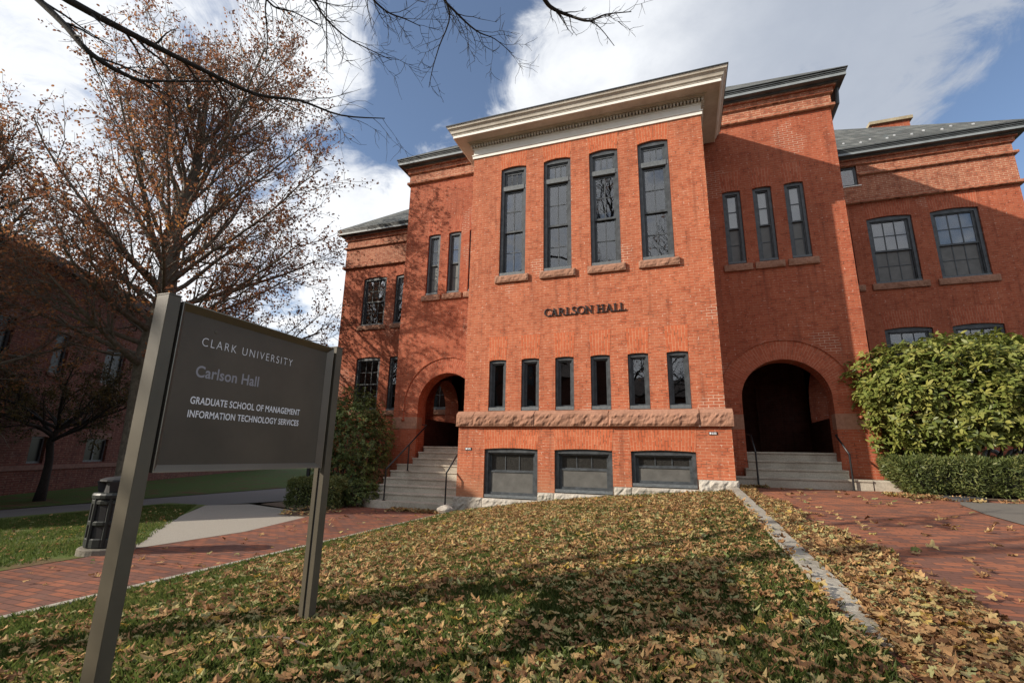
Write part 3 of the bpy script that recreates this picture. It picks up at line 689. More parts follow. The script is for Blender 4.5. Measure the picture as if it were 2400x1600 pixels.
# stone ledge, sills, foundation ------------------------------------
mb = MB()
jn = [-0.135, 0.335, 1.905, 3.65, 5.57, W + .135]
for i in range(5):
    x0, x1 = jn[i] + .008, jn[i + 1] - .008
    rough_block(mb, x0, x1, -0.155 - .012 * (i % 2), 0.03, 0.648, 0.935, 0.035, 0.05, i)
    mb.add([(x0, -.155, .935), (x1, -.155, .935), (x1, -.03, 1.025), (x0, -.03, 1.025), (x0, .03, .935), (x1, .03, .935)], [(0, 1, 2, 3), (1, 5, 2), (0, 3, 4), (3, 2, 5, 4)])
mb.box(-.10, W + .10, -.14, -.05, .655, .93); mb.box(-.13, -.102, -.1, TY, 0.648, 0.94); mb.box(W + .102, W + .13, -.1, TY, 0.648, 0.94)
mb.build('stone_ledge', 'brownstone', hall)
mb = MB()
fz = lambda x: lawn_z(x, -.1) - .25
for i, (x0, x1, zt) in enumerate([(-.13, .62, -1.02), (.625, 1.99, -1.025), (1.995, 2.375, -.845), (2.38, 3.715, -.84), (3.72, 4.10, -.655), (4.105, 5.46, -.645), (5.465, W + .13, -.445)]):
    rough_block(mb, x0 + .003, x1 - .003, -0.135, 0.03, fz(x0), zt, 0.04, 0.05, i + 20)
mb.box(-.125, -.082, .2, TY, -1.6, -1.03)
mb.build('foundation', 'granite', hall)
def jamb_line(mb, x0, x1, zs, rise, ztop, Y, splay, n=10):
    """flat brick arch over an opening, set 3 mm proud; UV so the bricks stand upright and fan out"""
    w = (x1 - x0) / 2; cx = (x0 + x1) / 2; R = (w * w + rise * rise) / (2 * rise); a = math.asin(w / R)
    vs = []; fs = []; uvs = []
    for k in range(n + 1):
        t = k / n; ang = -a + 2 * a * t
        xb, zb = cx + R * math.sin(ang), zs + rise - R + R * math.cos(ang)
        xt = x0 - splay + (x1 - x0 + 2 * splay) * t
        vs += [(xb, Y, zb), (xt, Y, ztop)]
    for k in range(n):
        fs.append((2 * k, 2 * k + 2, 2 * k + 3, 2 * k + 1))
        u0, u1 = 2 * w * k / n, 2 * w * (k + 1) / n
        uvs.append([(0.0, u0), (0.0, u1), (ztop - zs, u1), (ztop - zs, u0)])
    mb.add(vs, fs, uvs)
def lintel(x0, x1, zs, rise, ztop, Y, splay, mat='arch'):
    mb = MB(); jamb_line(mb, x0 + .004, x1 - .004, zs, rise, ztop, Y - .0035, splay); mb.build('lintel', mat, hall, recalc=False)
for a, b in SMALL: lintel(a, b, 2.30, 0.022, 2.92, 0, .035)
for a, b in TALL: lintel(a, b, 7.745, 0.05, 8.245, 0, .045)
for a, b, z in BASE: lintel(a, b, 0.11, 0.028, 0.632, -.08, .045)
for a, b in NARR_ALL: lintel(a, b, 7.14, 0.022, 7.74, TY, .05, 'arch_dark')
for a, b in WING_ALL:
    lintel(a, b, 7.62, 0.055, 8.205, WY, .04, 'arch_dark'); lintel(a, b, 3.92, 0.055, 4.5, WY, .04, 'arch_dark')
# porch arch rings, hood moulds and impost stones
for sgn in (1, -1):
    cx = ACX if sgn > 0 else W - ACX
    def ringarc(r0, r1, ya, a0=0, a1=PI, n=40, uvm=True):
        mb = MB(); vs = []; fs = []; uvs = []
        for k in range(n + 1):
            t = a0 + (a1 - a0) * k / n
            for r in (r0, r1): vs.append((cx + r * math.cos(t), ya, ASP + r * math.sin(t)))
        for k in range(n):
            fs.append((2 * k, 2 * k + 1, 2 * k + 3, 2 * k + 2))
            u0, u1 = (a0 + (a1 - a0) * k / n) * (r0 + r1) / 2, (a0 + (a1 - a0) * (k + 1) / n) * (r0 + r1) / 2
            uvs.append([(0.0, u0), (r1 - r0, u0), (r1 - r0, u1), (0.0, u1)])
        mb.add(vs, fs, uvs); return mb
    a0, a1 = (0.0, PI)
    o = ringarc(AR, AR + .475, TY - .004).build('arch_ring', 'arch_dark', hall, recalc=False)
    mb = MB()
    pts = [(cx + (AR + .49) * math.cos(t), ASP + (AR + .49) * math.sin(t)) for t in np.linspace(0, PI, 41)]
    path = [Vector((p[0], TY - .012, p[1])) for p in pts]
    drop = 0.42
    end = path[0] if sgn > 0 else path[-1]
    tail = Vector((end.x, TY - .012, ASP - drop))
    path = ([tail] + path) if sgn > 0 else (path + [tail])
    path = [p for p in path if (p.x > W + .02 if sgn > 0 else p.x < -.02)]
    mb.tube(path, 0.022, 6)
    mb.lathe((tail.x, TY - .02, tail.z - .03), [(0.0, -.04), (0.05, -.03), (0.06, 0), (0.05, .03), (0.0, .04)], 8)
    mb.build('hood_mould', 'brick_tower', hall)
    for xa, xb in ((cx + AR - .002, (TX1 if sgn > 0 else -.01)), (cx - AR + .002, (W + .01 if sgn > 0 else TX0))):
        lo, hi = sorted((xa, xb))
        mb = MB(); mb.box(lo, hi, TY - .006, TY + .3, 0.70, 1.065)
        mb.build('impost_stone', 'brownstone', hall)

# windows -----------------------------------------------------------
def frame_ring(mb, x0, x1, z0, z1, y0, y1, w, wb=None, wt=None):
    wb = w if wb is None else wb; wt = w if wt is None else wt
    mb.box(x0, x0 + w, y0, y1, z0, z1); mb.box(x1 - w, x1, y0, y1, z0, z1)
    mb.box(x0 + w, x1 - w, y0, y1, z0, z0 + wb); mb.box(x0 + w, x1 - w, y0, y1, z1 - wt, z1)
def head(mb, x0, x1, zs, rise, zlow, y0, y1, n=8):
    """board filling the space between a square frame head and the curved brick"""
    pts = seg_arch(x0 + .002, x1 - .002, zlow, zs - .004, rise, n)
    mb.prism(pts, lambda u, v, d: (u, d, v), y0, y1)
def window(x0, x1, z0, zs, rise, Y, cw, sashes, sill=None, sub_bot=0.07, sunk=0.05, blind=None, panes=('glass', 'glass'), backing=0.5):
    """sashes: list of (z0, z1, columns, rows, depth)"""
    mb = MB(); top = zs - 0.02
    a, b = x0 + .006, x1 - .006
    mb.box(a, a + cw, Y + sunk, Y + .235, z0 + .004, top); mb.box(b - cw, b, Y + sunk, Y + .235, z0 + .004, top)
    head(mb, a, b, zs, rise, top - cw * .75, Y + sunk - .002, Y + .234)
    # stepped inner moulding
    mb.box(a + cw, a + cw + .022, Y + sunk + .04, Y + .23, z0 + sub_bot, top - cw * .75); mb.box(b - cw - .022, b - cw, Y + sunk + .04, Y + .23, z0 + sub_bot, top - cw * .75)
    mb.box(a + cw + .022, b - cw - .022, Y + sunk + .03, Y + .23, top - cw * .75 - .03, top - cw * .75 + .001)
    wn = mb.build('window', 'frame', hall, bevel=0.0)
    i0, i1 = a + cw + .022, b - cw - .022
    mb = MB(); mb.box(x0 + .012, x1 - .012, Y + .012, Y + .22, z0 + .006, z0 + sub_bot)
    mb.build('wooden_sill', 'frame_worn', wn)
    for k, (s0, s1, nc, nr, dp) in enumerate(sashes):
        mb = MB(); sw = 0.042 if i1 - i0 > .3 else 0.03
        frame_ring(mb, i0 + .001, i1 - .001, s0, s1, Y + dp, Y + dp + .04, sw, sw * 1.25, sw * .9)
        mw = 0.022
        for c in range(1, nc):
            xm = i0 + sw + (i1 - i0 - 2 * sw) * c / nc; mb.box(xm - mw / 2, xm + mw / 2, Y + dp + .004, Y + dp + .036, s0 + sw * 1.25, s1 - sw * .9)
        for r in range(1, nr):
            zm = s0 + sw * 1.25 + (s1 - s0 - sw * 2.15) * r / nr; mb.box(i0 + sw, i1 - sw, Y + dp + .0045, Y + dp + .0355, zm - mw / 2, zm + mw / 2)
        mb.build('sash', 'frame', wn)
        mb = MB(); mb.box(i0 + sw * .5, i1 - sw * .5, Y + dp + .018, Y + dp + .022, s0 + sw * .5, s1 - sw * .5)
        mb.build('pane', panes[k], wn)
    if blind:
        mb = MB(); mb.box(i0 + .01, i1 - .01, Y + .175, Y + .180, blind[0], blind[1]); mb.build('blind', 'blind', wn)
    mb = MB()
    y1, y2 = Y + .236, Y + backing
    mb.add([(x0 - .1, y1, z0 - .05), (x1 + .1, y1, z0 - .05), (x1 + .1, y1, zs + .15), (x0 - .1, y1, zs + .15), (x0 - .1, y2, z0 - .05), (x1 + .1, y2, z0 - .05), (x1 + .1, y2, zs + .15), (x0 - .1, y2, zs + .15)],
           [(4, 5, 6, 7), (0, 1, 5, 4), (1, 2, 6, 5), (2, 3, 7, 6), (3, 0, 4, 7)])
    mb.build('dark_interior', 'void', wn)
    if sill:
        mb = MB(); s0, s1, zz0, zz1 = sill
        rough_block(mb, s0, s1, Y - .06, Y + .03, zz0, zz1, 0.02, 0.04, int(s0 * 10))
        mb.build('stone_sill', 'brownstone', wn)
    return wn
for a, b in TALL:
    w = window(a, b, 4.565, 7.745, 0.05, 0.0, 0.075, [(4.66, 5.875, 2, 2, .150), (5.84, 7.055, 2, 2, .105)], (a - .09, b + .10, 4.375, 4.56), 0.10, backing=1.2)
    mb = MB(); mb.box(a + .07, b - .07, 0.03, 0.20, 7.085, 7.215); mb.box(a + .012, b - .012, 0.045, 0.19, 7.105, 7.2)
    mb.build('transom_bar', 'frame_worn', w)
    mb = MB(); frame_ring(mb, a + .10, b - .10, 7.215, 7.635, .10, .14, .045)
    for c in (1, 2):
        xm = a + .145 + (b - a - .29) * c / 3; mb.box(xm - .011, xm + .011, .104, .136, 7.26, 7.59)
    mb.build('transom_sash', 'frame', w)
    mb = MB(); mb.box(a + .12, b - .12, .118, .122, 7.24, 7.62); mb.build('pane', 'glass', w)
for a, b in SMALL:
    window(a, b, 1.035, 2.30, 0.022, 0.0, 0.055, [(1.12, 2.23, 1, 1, .12)], None, 0.085, backing=1.2)
for a, b, z in BASE:
    m = z + .09 + (0.03 - z) * .50
    window(a, b, z + .025, 0.11, 0.028, -.08, 0.075, [(z + .10, m + .02, 1, 1, .10), (m - .015, 0.02, 3, 1, .145)], None, 0.07, panes=('screen', 'obscure'), backing=1.2)
for a, b in NARR_ALL:
    window(a, b, 5.03, 7.14, 0.022, TY, 0.07, [(5.10, 6.09, 1, 2, .14), (6.06, 7.06, 1, 2, .10)], (a - .11, b + .12, 4.815, 4.995), 0.06, blind=(6.08, 7.06), panes=('screen', 'glass'), backing=.8)
for a, b in WING_ALL:
    for z0, zs in ((5.41, 7.62), (1.67, 3.92)):
        hh = zs - z0; md = z0 + .07 + (hh - .14) * .5
        blr = (md, zs - .1) if a > 8 and z0 > 4 else (md + .2, zs - .1)
        window(a, b, z0, zs, 0.055, WY, 0.085, [(z0 + .07, md + .02, 3, 2, .145), (md - .02, zs - .075, 3, 2, .10)], (a - .12, b + .14, z0 - .20, z0 - .004), 0.07, blind=blr if z0 > 4 else None, panes=('screen', 'glass') if a > 8 else ('glass', 'glass'), backing=.8)
mb = MB(); frame_ring(mb, 10.5, 11.22, 8.875, 9.595, WY + .02, WY + .1, .07)
sw = mb.build('window', 'frame', hall)
mb = MB(); mb.box(10.55, 11.17, WY + .05, WY + .055, 8.93, 9.55); mb.build('pane', 'glass', sw)
mb = MB(); mb.box(10.5, 11.30, WY - .06, WY - .031, 8.84, 8.87); mb.build('sill', 'white', sw)

# the raised letters ------------------------------------------------
def stroke(mb, a, b, wa, wb, k, to3):
    a, b = Vector(a), Vector(b); d = (b - a).normalized(); n = Vector((-d.y, d.x))
    poly = [a + n * wa / 2, a - n * wa / 2, b - n * wb / 2, b + n * wb / 2]
    mb.prism([(p.x, p.y) for p in poly], to3, 0.0, 0.03 + k * .0004)
def curve_strip(mb, pts, ws, k, to3):
    n = len(pts); L = []; Rr = []
    for i in range(n):
        d = (Vector(pts[min(i + 1, n - 1)]) - Vector(pts[max(i - 1, 0)])).normalized(); m = Vector((-d.y, d.x))
        L.append(Vector(pts[i]) + m * ws[i] / 2); Rr.append(Vector(pts[i]) - m * ws[i] / 2)
    d = 0.03 + k * .0004
    vs = [to3(p.x, p.y, 0.0) for p in L + Rr] + [to3(p.x, p.y, d) for p in L + Rr]
    o = 2 * n; fs = []
    for i in range(n - 1):
        fs += [(i, i + 1, n + i + 1, n + i), (o + i, o + n + i, o + n + i + 1, o + i + 1), (i, o + i, o + i + 1, i + 1), (n + i, n + i + 1, o + n + i + 1, o + n + i)]
    fs += [(0, n, o + n, o), (n - 1, o + n - 1, o + 2 * n - 1, 2 * n - 1)]
    mb.add(vs, fs)
def glyph(mb, ch, x0, x1, z0, h):
    w = (x1 - x0)
    to3 = lambda u, v, d: (x0 + u * w, -0.004 - d, z0 + v * h)
    T = lambda u, v: (u, v)
    kx = h / w                                # strokes are drawn in a box one unit square; widths corrected across
    th, tn = 0.140, 0.072
    def V(u, v0, v1, t, k):                   # upright
        mb.prism([(u - t * kx / 2, v0), (u + t * kx / 2, v0), (u + t * kx / 2, v1), (u - t * kx / 2, v1)], to3, 0, .03 + k * .0004)
    def H(u0, u1, v, t, k): mb.prism([(u0, v - t / 2), (u1, v - t / 2), (u1, v + t / 2), (u0, v + t / 2)], to3, 0, .03 + k * .0004)
    def Sg(a, b, t, k):
        hw = t * kx / 2
        mb.prism([(a[0] - hw, a[1]), (a[0] + hw, a[1]), (b[0] + hw, b[1]), (b[0] - hw, b[1])], to3, 0, .03 + k * .0004)
    def arc(cx, cz, rx, rz, a0, a1, k, n=26, thick=th, thin=tn):
        to = []; ti = []
        for i in range(n + 1):
            t = math.radians(a0 + (a1 - a0) * i / n); ww = thin + (thick - thin) * abs(math.cos(t))
            to.append((cx + rx * math.cos(t), cz + rz * math.sin(t))); ti.append((cx + (rx - ww * kx) * math.cos(t), cz + (rz - ww) * math.sin(t)))
        vs = [to3(*p, 0.0) for p in to + ti] + [to3(*p, .03 + k * .0004) for p in to + ti]; m = n + 1; o = 2 * m; fs = []
        for i in range(n):
            fs += [(i, i + 1, m + i + 1, m + i), (o + i, o + m + i, o + m + i + 1, o + i + 1), (i, o + i, o + i + 1, i + 1), (m + i, m + i + 1, o + m + i + 1, o + m + i)]
        fs += [(0, m, o + m, o), (m - 1, o + m - 1, o + 2 * m - 1, 2 * m - 1)]
        mb.add(vs, fs)
    sf = 0.055
    if ch == 'O': arc(.5, .5, .5, .52, 0, 360, 0)
    elif ch == 'C':
        arc(.55, .5, .55, .52, 48, 318, 0); Sg((.93, .72), (.93, .96), .05, 1)
    elif ch == 'L':
        V(.26, 0, 1, th, 0); H(.05, .95, .035, .07, 1); Sg((.93, .0), (.98, .24), .06, 2); H(.05, .47, .97, sf, 3)
    elif ch == 'A':
        Sg((.14, 0), (.50, 1.03), tn, 0); Sg((.80, 0), (.46, 1.03), th, 1); H(.26, .70, .36, .06, 2); H(-.02, .32, .025, sf, 3); H(.60, 1.02, .025, sf, 4)
    elif ch == 'H':
        V(.23, 0, 1, th, 0); V(.77, 0, 1, th, 1); H(.23, .77, .5, .07, 2)
        for k, (u, v) in enumerate(((.23, .025), (.77, .025), (.23, .975), (.77, .975))): H(u - .21, u + .21, v, sf, 3 + k)
    elif ch == 'N':
        V(.20, 0, 1, tn, 0); V(.82, 0, 1, tn, 1); Sg((.16, 1), (.82, -.02), th, 2); H(0, .38, .025, sf, 3); H(.64, 1, .975, sf, 4); H(0, .25, .975, sf, 5)
    elif ch == 'R':
        V(.22, 0, 1, th, 0); arc(.36, .73, .42, .27, -92, 92, 1); Sg((.92, 0), (.48, .50), th * .9, 2); H(.02, .44, .025, sf, 3); H(.02, .40, .975, sf, 4); H(.22, .42, .49, .06, 5); H(.74, 1.03, .025, sf, 6)
    elif ch == 'S':
        P = [(.92, .76), (.86, .90), (.68, .985), (.47, .985), (.27, .93), (.15, .80), (.17, .66), (.32, .56), (.55, .48), (.76, .40), (.88, .28), (.86, .14), (.72, .04), (.50, .0), (.28, .02), (.13, .10), (.06, .26)]
        wd_ = [.05, .06, .07, .08, .10, .13, .15, .165, .17, .165, .15, .13, .10, .08, .07, .06, .05]
        wr = (x1 - x0) / h
        t2 = lambda u, v, d: (x0 + u * h, -0.004 - d, z0 + v * h)
        curve_strip(mb, [(p[0] * wr, p[1]) for p in P], wd_, 0, t2)
mbl = {}
for ch, a, b in (('C', 2.113, 2.292), ('A', 2.281, 2.455), ('R', 2.465, 2.643), ('L', 2.653, 2.811), ('S', 2.815, 2.936), ('O', 2.943, 3.146), ('N', 3.139, 3.334),
                 ('H', 3.412, 3.622), ('A', 3.628, 3.817), ('L', 3.82, 3.968), ('L', 3.968, 4.112)):
    mb = MB(); glyph(mb, ch, a, b, 3.363, 0.193); mb.build('raised_letter', 'letter', hall)

# ------------------------------------------------------------------ stairs and rails
st = tag(empty('stone_stairs', (-1.2, 1.2, GZ)), 'nine grey granite steps rising to the left porch arch', 'stairs', 'granite stairs at the porches')
tops = [0.185, 0.018, -0.160, -0.338, -0.512, -0.690, -0.866, -1.042, -1.218]
for i, z in enumerate(tops):
    yf = 2.33 - .31 * i
    xl = -2.395 if i < 2 else (-2.40 if i == 2 else -2.70 - (0.03 if i < 8 else .0))
    xr = -0.565 if i < 2 else (-.13 if i > 0 else 0)
    yb = yf + .34 if i else TY + .62
    mb = MB()
    bot = -1.6 if i == 8 else tops[i + 1] - .02
    if i == 8:
        pts = [(xr, yf)] + [(-2.45 - .45 * math.sin(t) , yf + .45 - .45 * math.cos(t)) for t in np.linspace(0, PI / 2, 7)] + [(-2.90, yb), (xr, yb)]
        mb.prism(pts, lambda u, v, d: (u, v, d), -1.6, z)
        mb.build('step', 'step_granite', st, bevel=.008)
    else:
        mb.box(xl, xr, yf, yb, bot, z - .045); mb.box(xl - .012, xr, yf - .022, yb, z - .045, z); mb.build('step', 'step_granite', st, bevel=.006)
st = tag(empty('stone_stairs', (W + 1.5, 2.0, -.62)), 'four grey granite steps in shade below the right porch arch', 'stairs', 'granite stairs at the porches')
for i, (z, xl, xr) in enumerate([(0.165, W + .57, W + 2.51), (-0.03, W + .57, W + 2.51), (-.215, W + .47, W + 2.55), (-.40, W + .135, W + 2.88)]):
    yf = 2.30 - .30 * i; yb = yf + .34 if i else TY + .62
    mb = MB(); mb.box(xl, xr, yf, yb, (-.8 if i == 3 else [-.05, -.235, -.42][i]), z - .045); mb.box(xl, xr, yf - .02, yb, z - .045, z); mb.build('step', 'step_granite', st, bevel=.006)
mb = MB(); mb.box(W + 2.885, TX1 + .04, 1.42, 2.0, -.9, -.405); mb.build('plinth_block', 'step_granite', st, bevel=.02)
def rail(label, pts, posts, r=0.021):
    o = tag(empty('handrail', posts[0][0]), label, 'handrail', 'black iron handrails')
    mb = MB(); mb.tube(pts, r, 8); mb.build('rail', 'black', o, smooth=True)
    for a, b in posts:
        mb = MB(); mb.tube([a, b], r * .95, 8); mb.lathe(a, [(.045, 0), (.045, .012), (.024, .016)], 10); mb.build('post', 'black', o)
rail('long black handrail with two posts at the left edge of the nine steps', [(-2.13, -.05, -.44), (-2.125, 1.0, .21), (-2.13, 1.95, .80), (-2.35, 2.06, .83)], [((-2.13, -.05, -1.218), (-2.13, -.05, -.44)), ((-2.125, 1.0, -.512), (-2.125, 1.0, .21))])
rail('short black handrail with one post beside the bay on the nine steps', [(-.253, -.30, -.47), (-.253, .19, -.10), (-.253, 1.0, .42), (-.253, 1.95, 1.0)], [((-.253, -.30, -1.225), (-.253, -.30, -.47))])
rail('black handrail left of the four shaded steps, next to the bay', [(6.77, 1.33, .14), (6.78, 1.95, .56), (6.72, 2.15, .58)], [((6.77, 1.33, -.62), (6.77, 1.33, .14))])
rail('black handrail right of the four shaded steps, near the rhododendron', [(8.60, 1.33, .13), (8.56, 1.95, .56), (8.62, 2.15, .58)], [((8.60, 1.33, -.62), (8.60, 1.33, .13))])

# small black plates with two lines of tiny white print
def plate(x, z, label):
    o = tag(empty('notice_plate', (x, -.085, z)), label, 'notice plate', 'small black notice plates')
    mb = MB(); mb.box(x - .085, x + .085, -.092, -.081, z - .03, z + .03); mb.build('plate', 'black', o)
    mb = MB()
    for xa, xb, za, zb in ((-.07, -.035, -.018, .02), (-.025, .01, .004, .018), (.016, .066, .004, .018), (-.022, .0, -.02, -.008), (.006, .03, -.02, -.008), (.036, .066, -.02, -.008)):
        mb.box(x + xa, x + xb, -.0945, -.093, z + za, z + zb)
    mb.build('white_print', 'txt_white', o)
plate(0.206, 0.106, 'tiny black notice plate on the brick pier at the left end of the bay')
plate(5.815, 0.504, 'tiny black notice plate on the brick pier at the right end of the bay')

# ------------------------------------------------------------------ the sign
sg = tag(empty('campus_sign', (2.84, -8.93, -1.3)), 'bronze grey metal sign board on two posts standing in the leafy lawn', 'sign')
for y0, y1, lab in ((-9.565, -9.503, 'post nearest the viewer'), (-8.354, -8.292, None)):
    zb = lawn_z(2.84, y0) - .3
    mb = MB(); q0, q1 = (y0, y1 - .012) if y0 < -9 else (y0 + .012, y1)
    mb.prism([(2.797, y0), (2.883, y0), (2.883, y1), (2.847, y1), (2.847, q1), (2.833, q1), (2.833, y1), (2.797, y1)] if y0 < -9 else
             [(2.797, y1), (2.883, y1), (2.883, y0), (2.847, y0), (2.847, q0), (2.833, q0), (2.833, y0), (2.797, y0)], lambda u, v, d: (u, v, d), zb, 0.718)
    p = mb.build('post', 'sign', sg, bevel=.0025)
    mb = MB(); mb.box(2.7965, 2.8835, y0 - .0008, y1 + .0008, .7185, .7245); mb.build('cap', 'sign', p)
    if y0 < -9: 
        mb = MB()
        for zz in (0.655, 0.705): mb.lathe((2.815, y0 - .0001, zz), [(.004, -.001), (.004, .001)], 8)
y0, y1, z0, z1 = -9.490, -8.384, -.114, .703
i0, i1, j0, j1 = -9.452, -8.414, -.081, .667
mb = MB()
O = [(y0, z0), (y1, z0), (y1, z1), (y0, z1)]; I = [(i0, j0), (i1, j0), (i1, j1), (i0, j1)]
for xf, sx in ((2.884, 1), (2.796, -1)):
    xi = xf - sx * .033
    vs = [(xf, a, b) for a, b in O] + [(xf, a + (1 if a < -9 else -1) * .004, b + (1 if b < .3 else -1) * .004) for a, b in O] + [(xi, a, b) for a, b in I]
    fs = []
    for k in range(4):
        k2 = (k + 1) % 4; fs += [(k, k2, 4 + k2, 4 + k), (4 + k, 4 + k2, 8 + k2, 8 + k)]
    mb.add(vs, fs)
mb.add([(2.884, a, b) for a, b in O] + [(2.796, a, b) for a, b in O], [(k, (k + 1) % 4, 4 + (k + 1) % 4, 4 + k) for k in range(4)])
mb.build('frame', 'sign_edge', sg, recalc=False)
mb = MB(); mb.box(2.83, 2.8505, i0 - .01, i1 + .01, j0 - .01, j1 + .01)
bm_ = mb.build('panel', 'sign_panel', sg)
mb = MB(); mb.lathe((0, 0, 0), [(.010, -.001), (.008, .002), (.0, .003)], 12)
me = bpy.data.meshes.new('dent'); me.from_pydata(mb.v, [], mb.f); me.transform(Matrix.Translation((2.851, -9.27, .603)) @ Matrix.Rotation(PI / 2, 4, 'Y'))
link('dent', me, 'sign', bm_)
mb = MB()
for ya, yb in ((-9.503, -9.490), (-8.384, -8.354)): mb.box(2.825, 2.855, ya, yb, z0 + .02, z1 - .02)
mb.build('groove', 'sign_dark', sg)
mb = MB()
mb.box(2.8335, 2.8465, -8.3475, -8.3425, -1.5, .70); mb.build('groove', 'sign_dark', sg)
def text_mesh(body, parent, y0, y1, z0, cap, mat, space=1.0, off=0.0, label=None, X=2.8512):
    cu = bpy.data.curves.new('lettering', 'FONT'); cu.body = body; cu.space_character = space; cu.offset = off; cu.resolution_u = 6
    ob = bpy.data.objects.new('lettering', cu); COL.objects.link(ob)
    bpy.context.view_layer.update()
    ev = ob.evaluated_get(bpy.context.evaluated_depsgraph_get()); me = bpy.data.meshes.new_from_object(ev)
    bpy.data.objects.remove(ob); bpy.data.curves.remove(cu)
    v = np.empty(len(me.vertices) * 3, np.float32); me.vertices.foreach_get('co', v); v = v.reshape(-1, 3)
    capped = 0.729 if False else None
    ch = text_mesh.cap
    sx = (y1 - y0) / (v[:, 0].max() - v[:, 0].min()); sy = cap / ch
    out = np.stack([np.full(len(v), X), y0 + (v[:, 0] - v[:, 0].min()) * sx, z0 + v[:, 1] * sy], 1)
    me.vertices.foreach_set('co', out.astype(np.float32).ravel()); me.update()
    me.name = 'lettering'
    o = link('lettering', me, mat, parent)
    if label: o['label'] = label
    return o
def measure_cap():
    cu = bpy.data.curves.new('m', 'FONT'); cu.body = 'H'; ob = bpy.data.objects.new('m', cu); COL.objects.link(ob); bpy.context.view_layer.update()
    me = bpy.data.meshes.new_from_object(ob.evaluated_get(bpy.context.evaluated_depsgraph_get())); h = max(v.co.y for v in me.vertices)
    bpy.data.objects.remove(ob); bpy.data.curves.remove(cu); bpy.data.meshes.remove(me); return h
text_mesh.cap = measure_cap()
text_mesh('CLARK UNIVERSITY', sg, -9.336, -8.717, .515, .044, 'txt_white', 1.28, -0.017, 'thin white capital letters')
text_mesh('Carlson Hall', sg, -9.343, -8.952, .354, .056, 'txt_grey', 1.03, 0.018, 'dull grey letters')
text_mesh('GRADUATE SCHOOL OF MANAGEMENT', sg, -9.346, -8.604, .217, .0345, 'txt_white', 1.05, 0.017, 'bold white capitals, upper line')
text_mesh('INFORMATION TECHNOLOGY SERVICES', sg, -9.348, -8.604, .150, .0335, 'txt_white', 1.05, 0.017, 'bold white capitals, lower line')

# ------------------------------------------------------------------ litter bin
bx, by = -2.36, -6.28
bn = tag(empty('litter_bin', (bx, by, GZ)), 'tall black green litter bin with hooded lid behind the near sign post', 'litter bin')
mb = MB(); mb.lathe((bx, by, GZ - .05), [(.32, 0), (.32, .11), (.30, .125)], 24); mb.build('concrete_base', 'bin_base', bn, smooth=False)
mb = MB(); mb.lathe((bx, by, GZ + .075), [(.25, 0), (.255, .05), (.255, .1), (.245, .11), (.238, .12), (.238, .64), (.235, .645)], 20); mb.build('body', 'bin_grey', bn)
mb = MB()
for z in (.0, .28, .55): mb.lathe((bx, by, GZ + .077 + z), [(.252, 0), (.262, .012), (.262, .11 if z == 0 else .05), (.252, .12 if z == 0 else .06)], 20)
for k in range(8):
    a = 2 * PI * k / 8; mb.tube([(bx + .247 * math.cos(a), by + .247 * math.sin(a), GZ + .09), (bx + .243 * math.cos(a), by + .243 * math.sin(a), GZ + .72)], .026, 6)
mb.build('rib', 'bin', bn)
mb = MB(); mb.lathe((bx, by, GZ + .70), [(.25, 0), (.272, .01), (.275, .05), (.26, .075), (.21, .085), (.205, .08)], 24); mb.build('rim', 'bin', bn)
mb = MB()
for a0 in (PI / 4, 3 * PI / 4, 5 * PI / 4, 7 * PI / 4):
    c, s = math.cos(a0), math.sin(a0)
    mb.add([(bx + .21 * c - .05 * s, by + .21 * s + .05 * c, GZ + .785), (bx + .21 * c + .05 * s, by + .21 * s - .05 * c, GZ + .785), (bx + .13 * c + .03 * s, by + .13 * s - .03 * c, GZ + .785), (bx + .13 * c - .03 * s, by + .13 * s + .03 * c, GZ + .785),
            (bx + .24 * c - .06 * s, by + .24 * s + .06 * c, GZ + .93), (bx + .24 * c + .06 * s, by + .24 * s - .06 * c, GZ + .93), (bx + .13 * c + .03 * s, by + .13 * s - .03 * c, GZ + .93), (bx + .13 * c - .03 * s, by + .13 * s + .03 * c, GZ + .93)],
           [(0, 3, 2, 1), (4, 5, 6, 7), (0, 1, 5, 4), (1, 2, 6, 5), (2, 3, 7, 6), (3, 0, 4, 7)])
mb.lathe((bx, by, GZ + .92), [(.215, 0), (.225, .01), (.223, .03), (.16, .055), (.05, .07)], 20)
mb.lathe((bx, by, GZ + .78), [(.16, 0), (.15, .14)], 16)
mb.build('hood', 'bin_grey', bn)

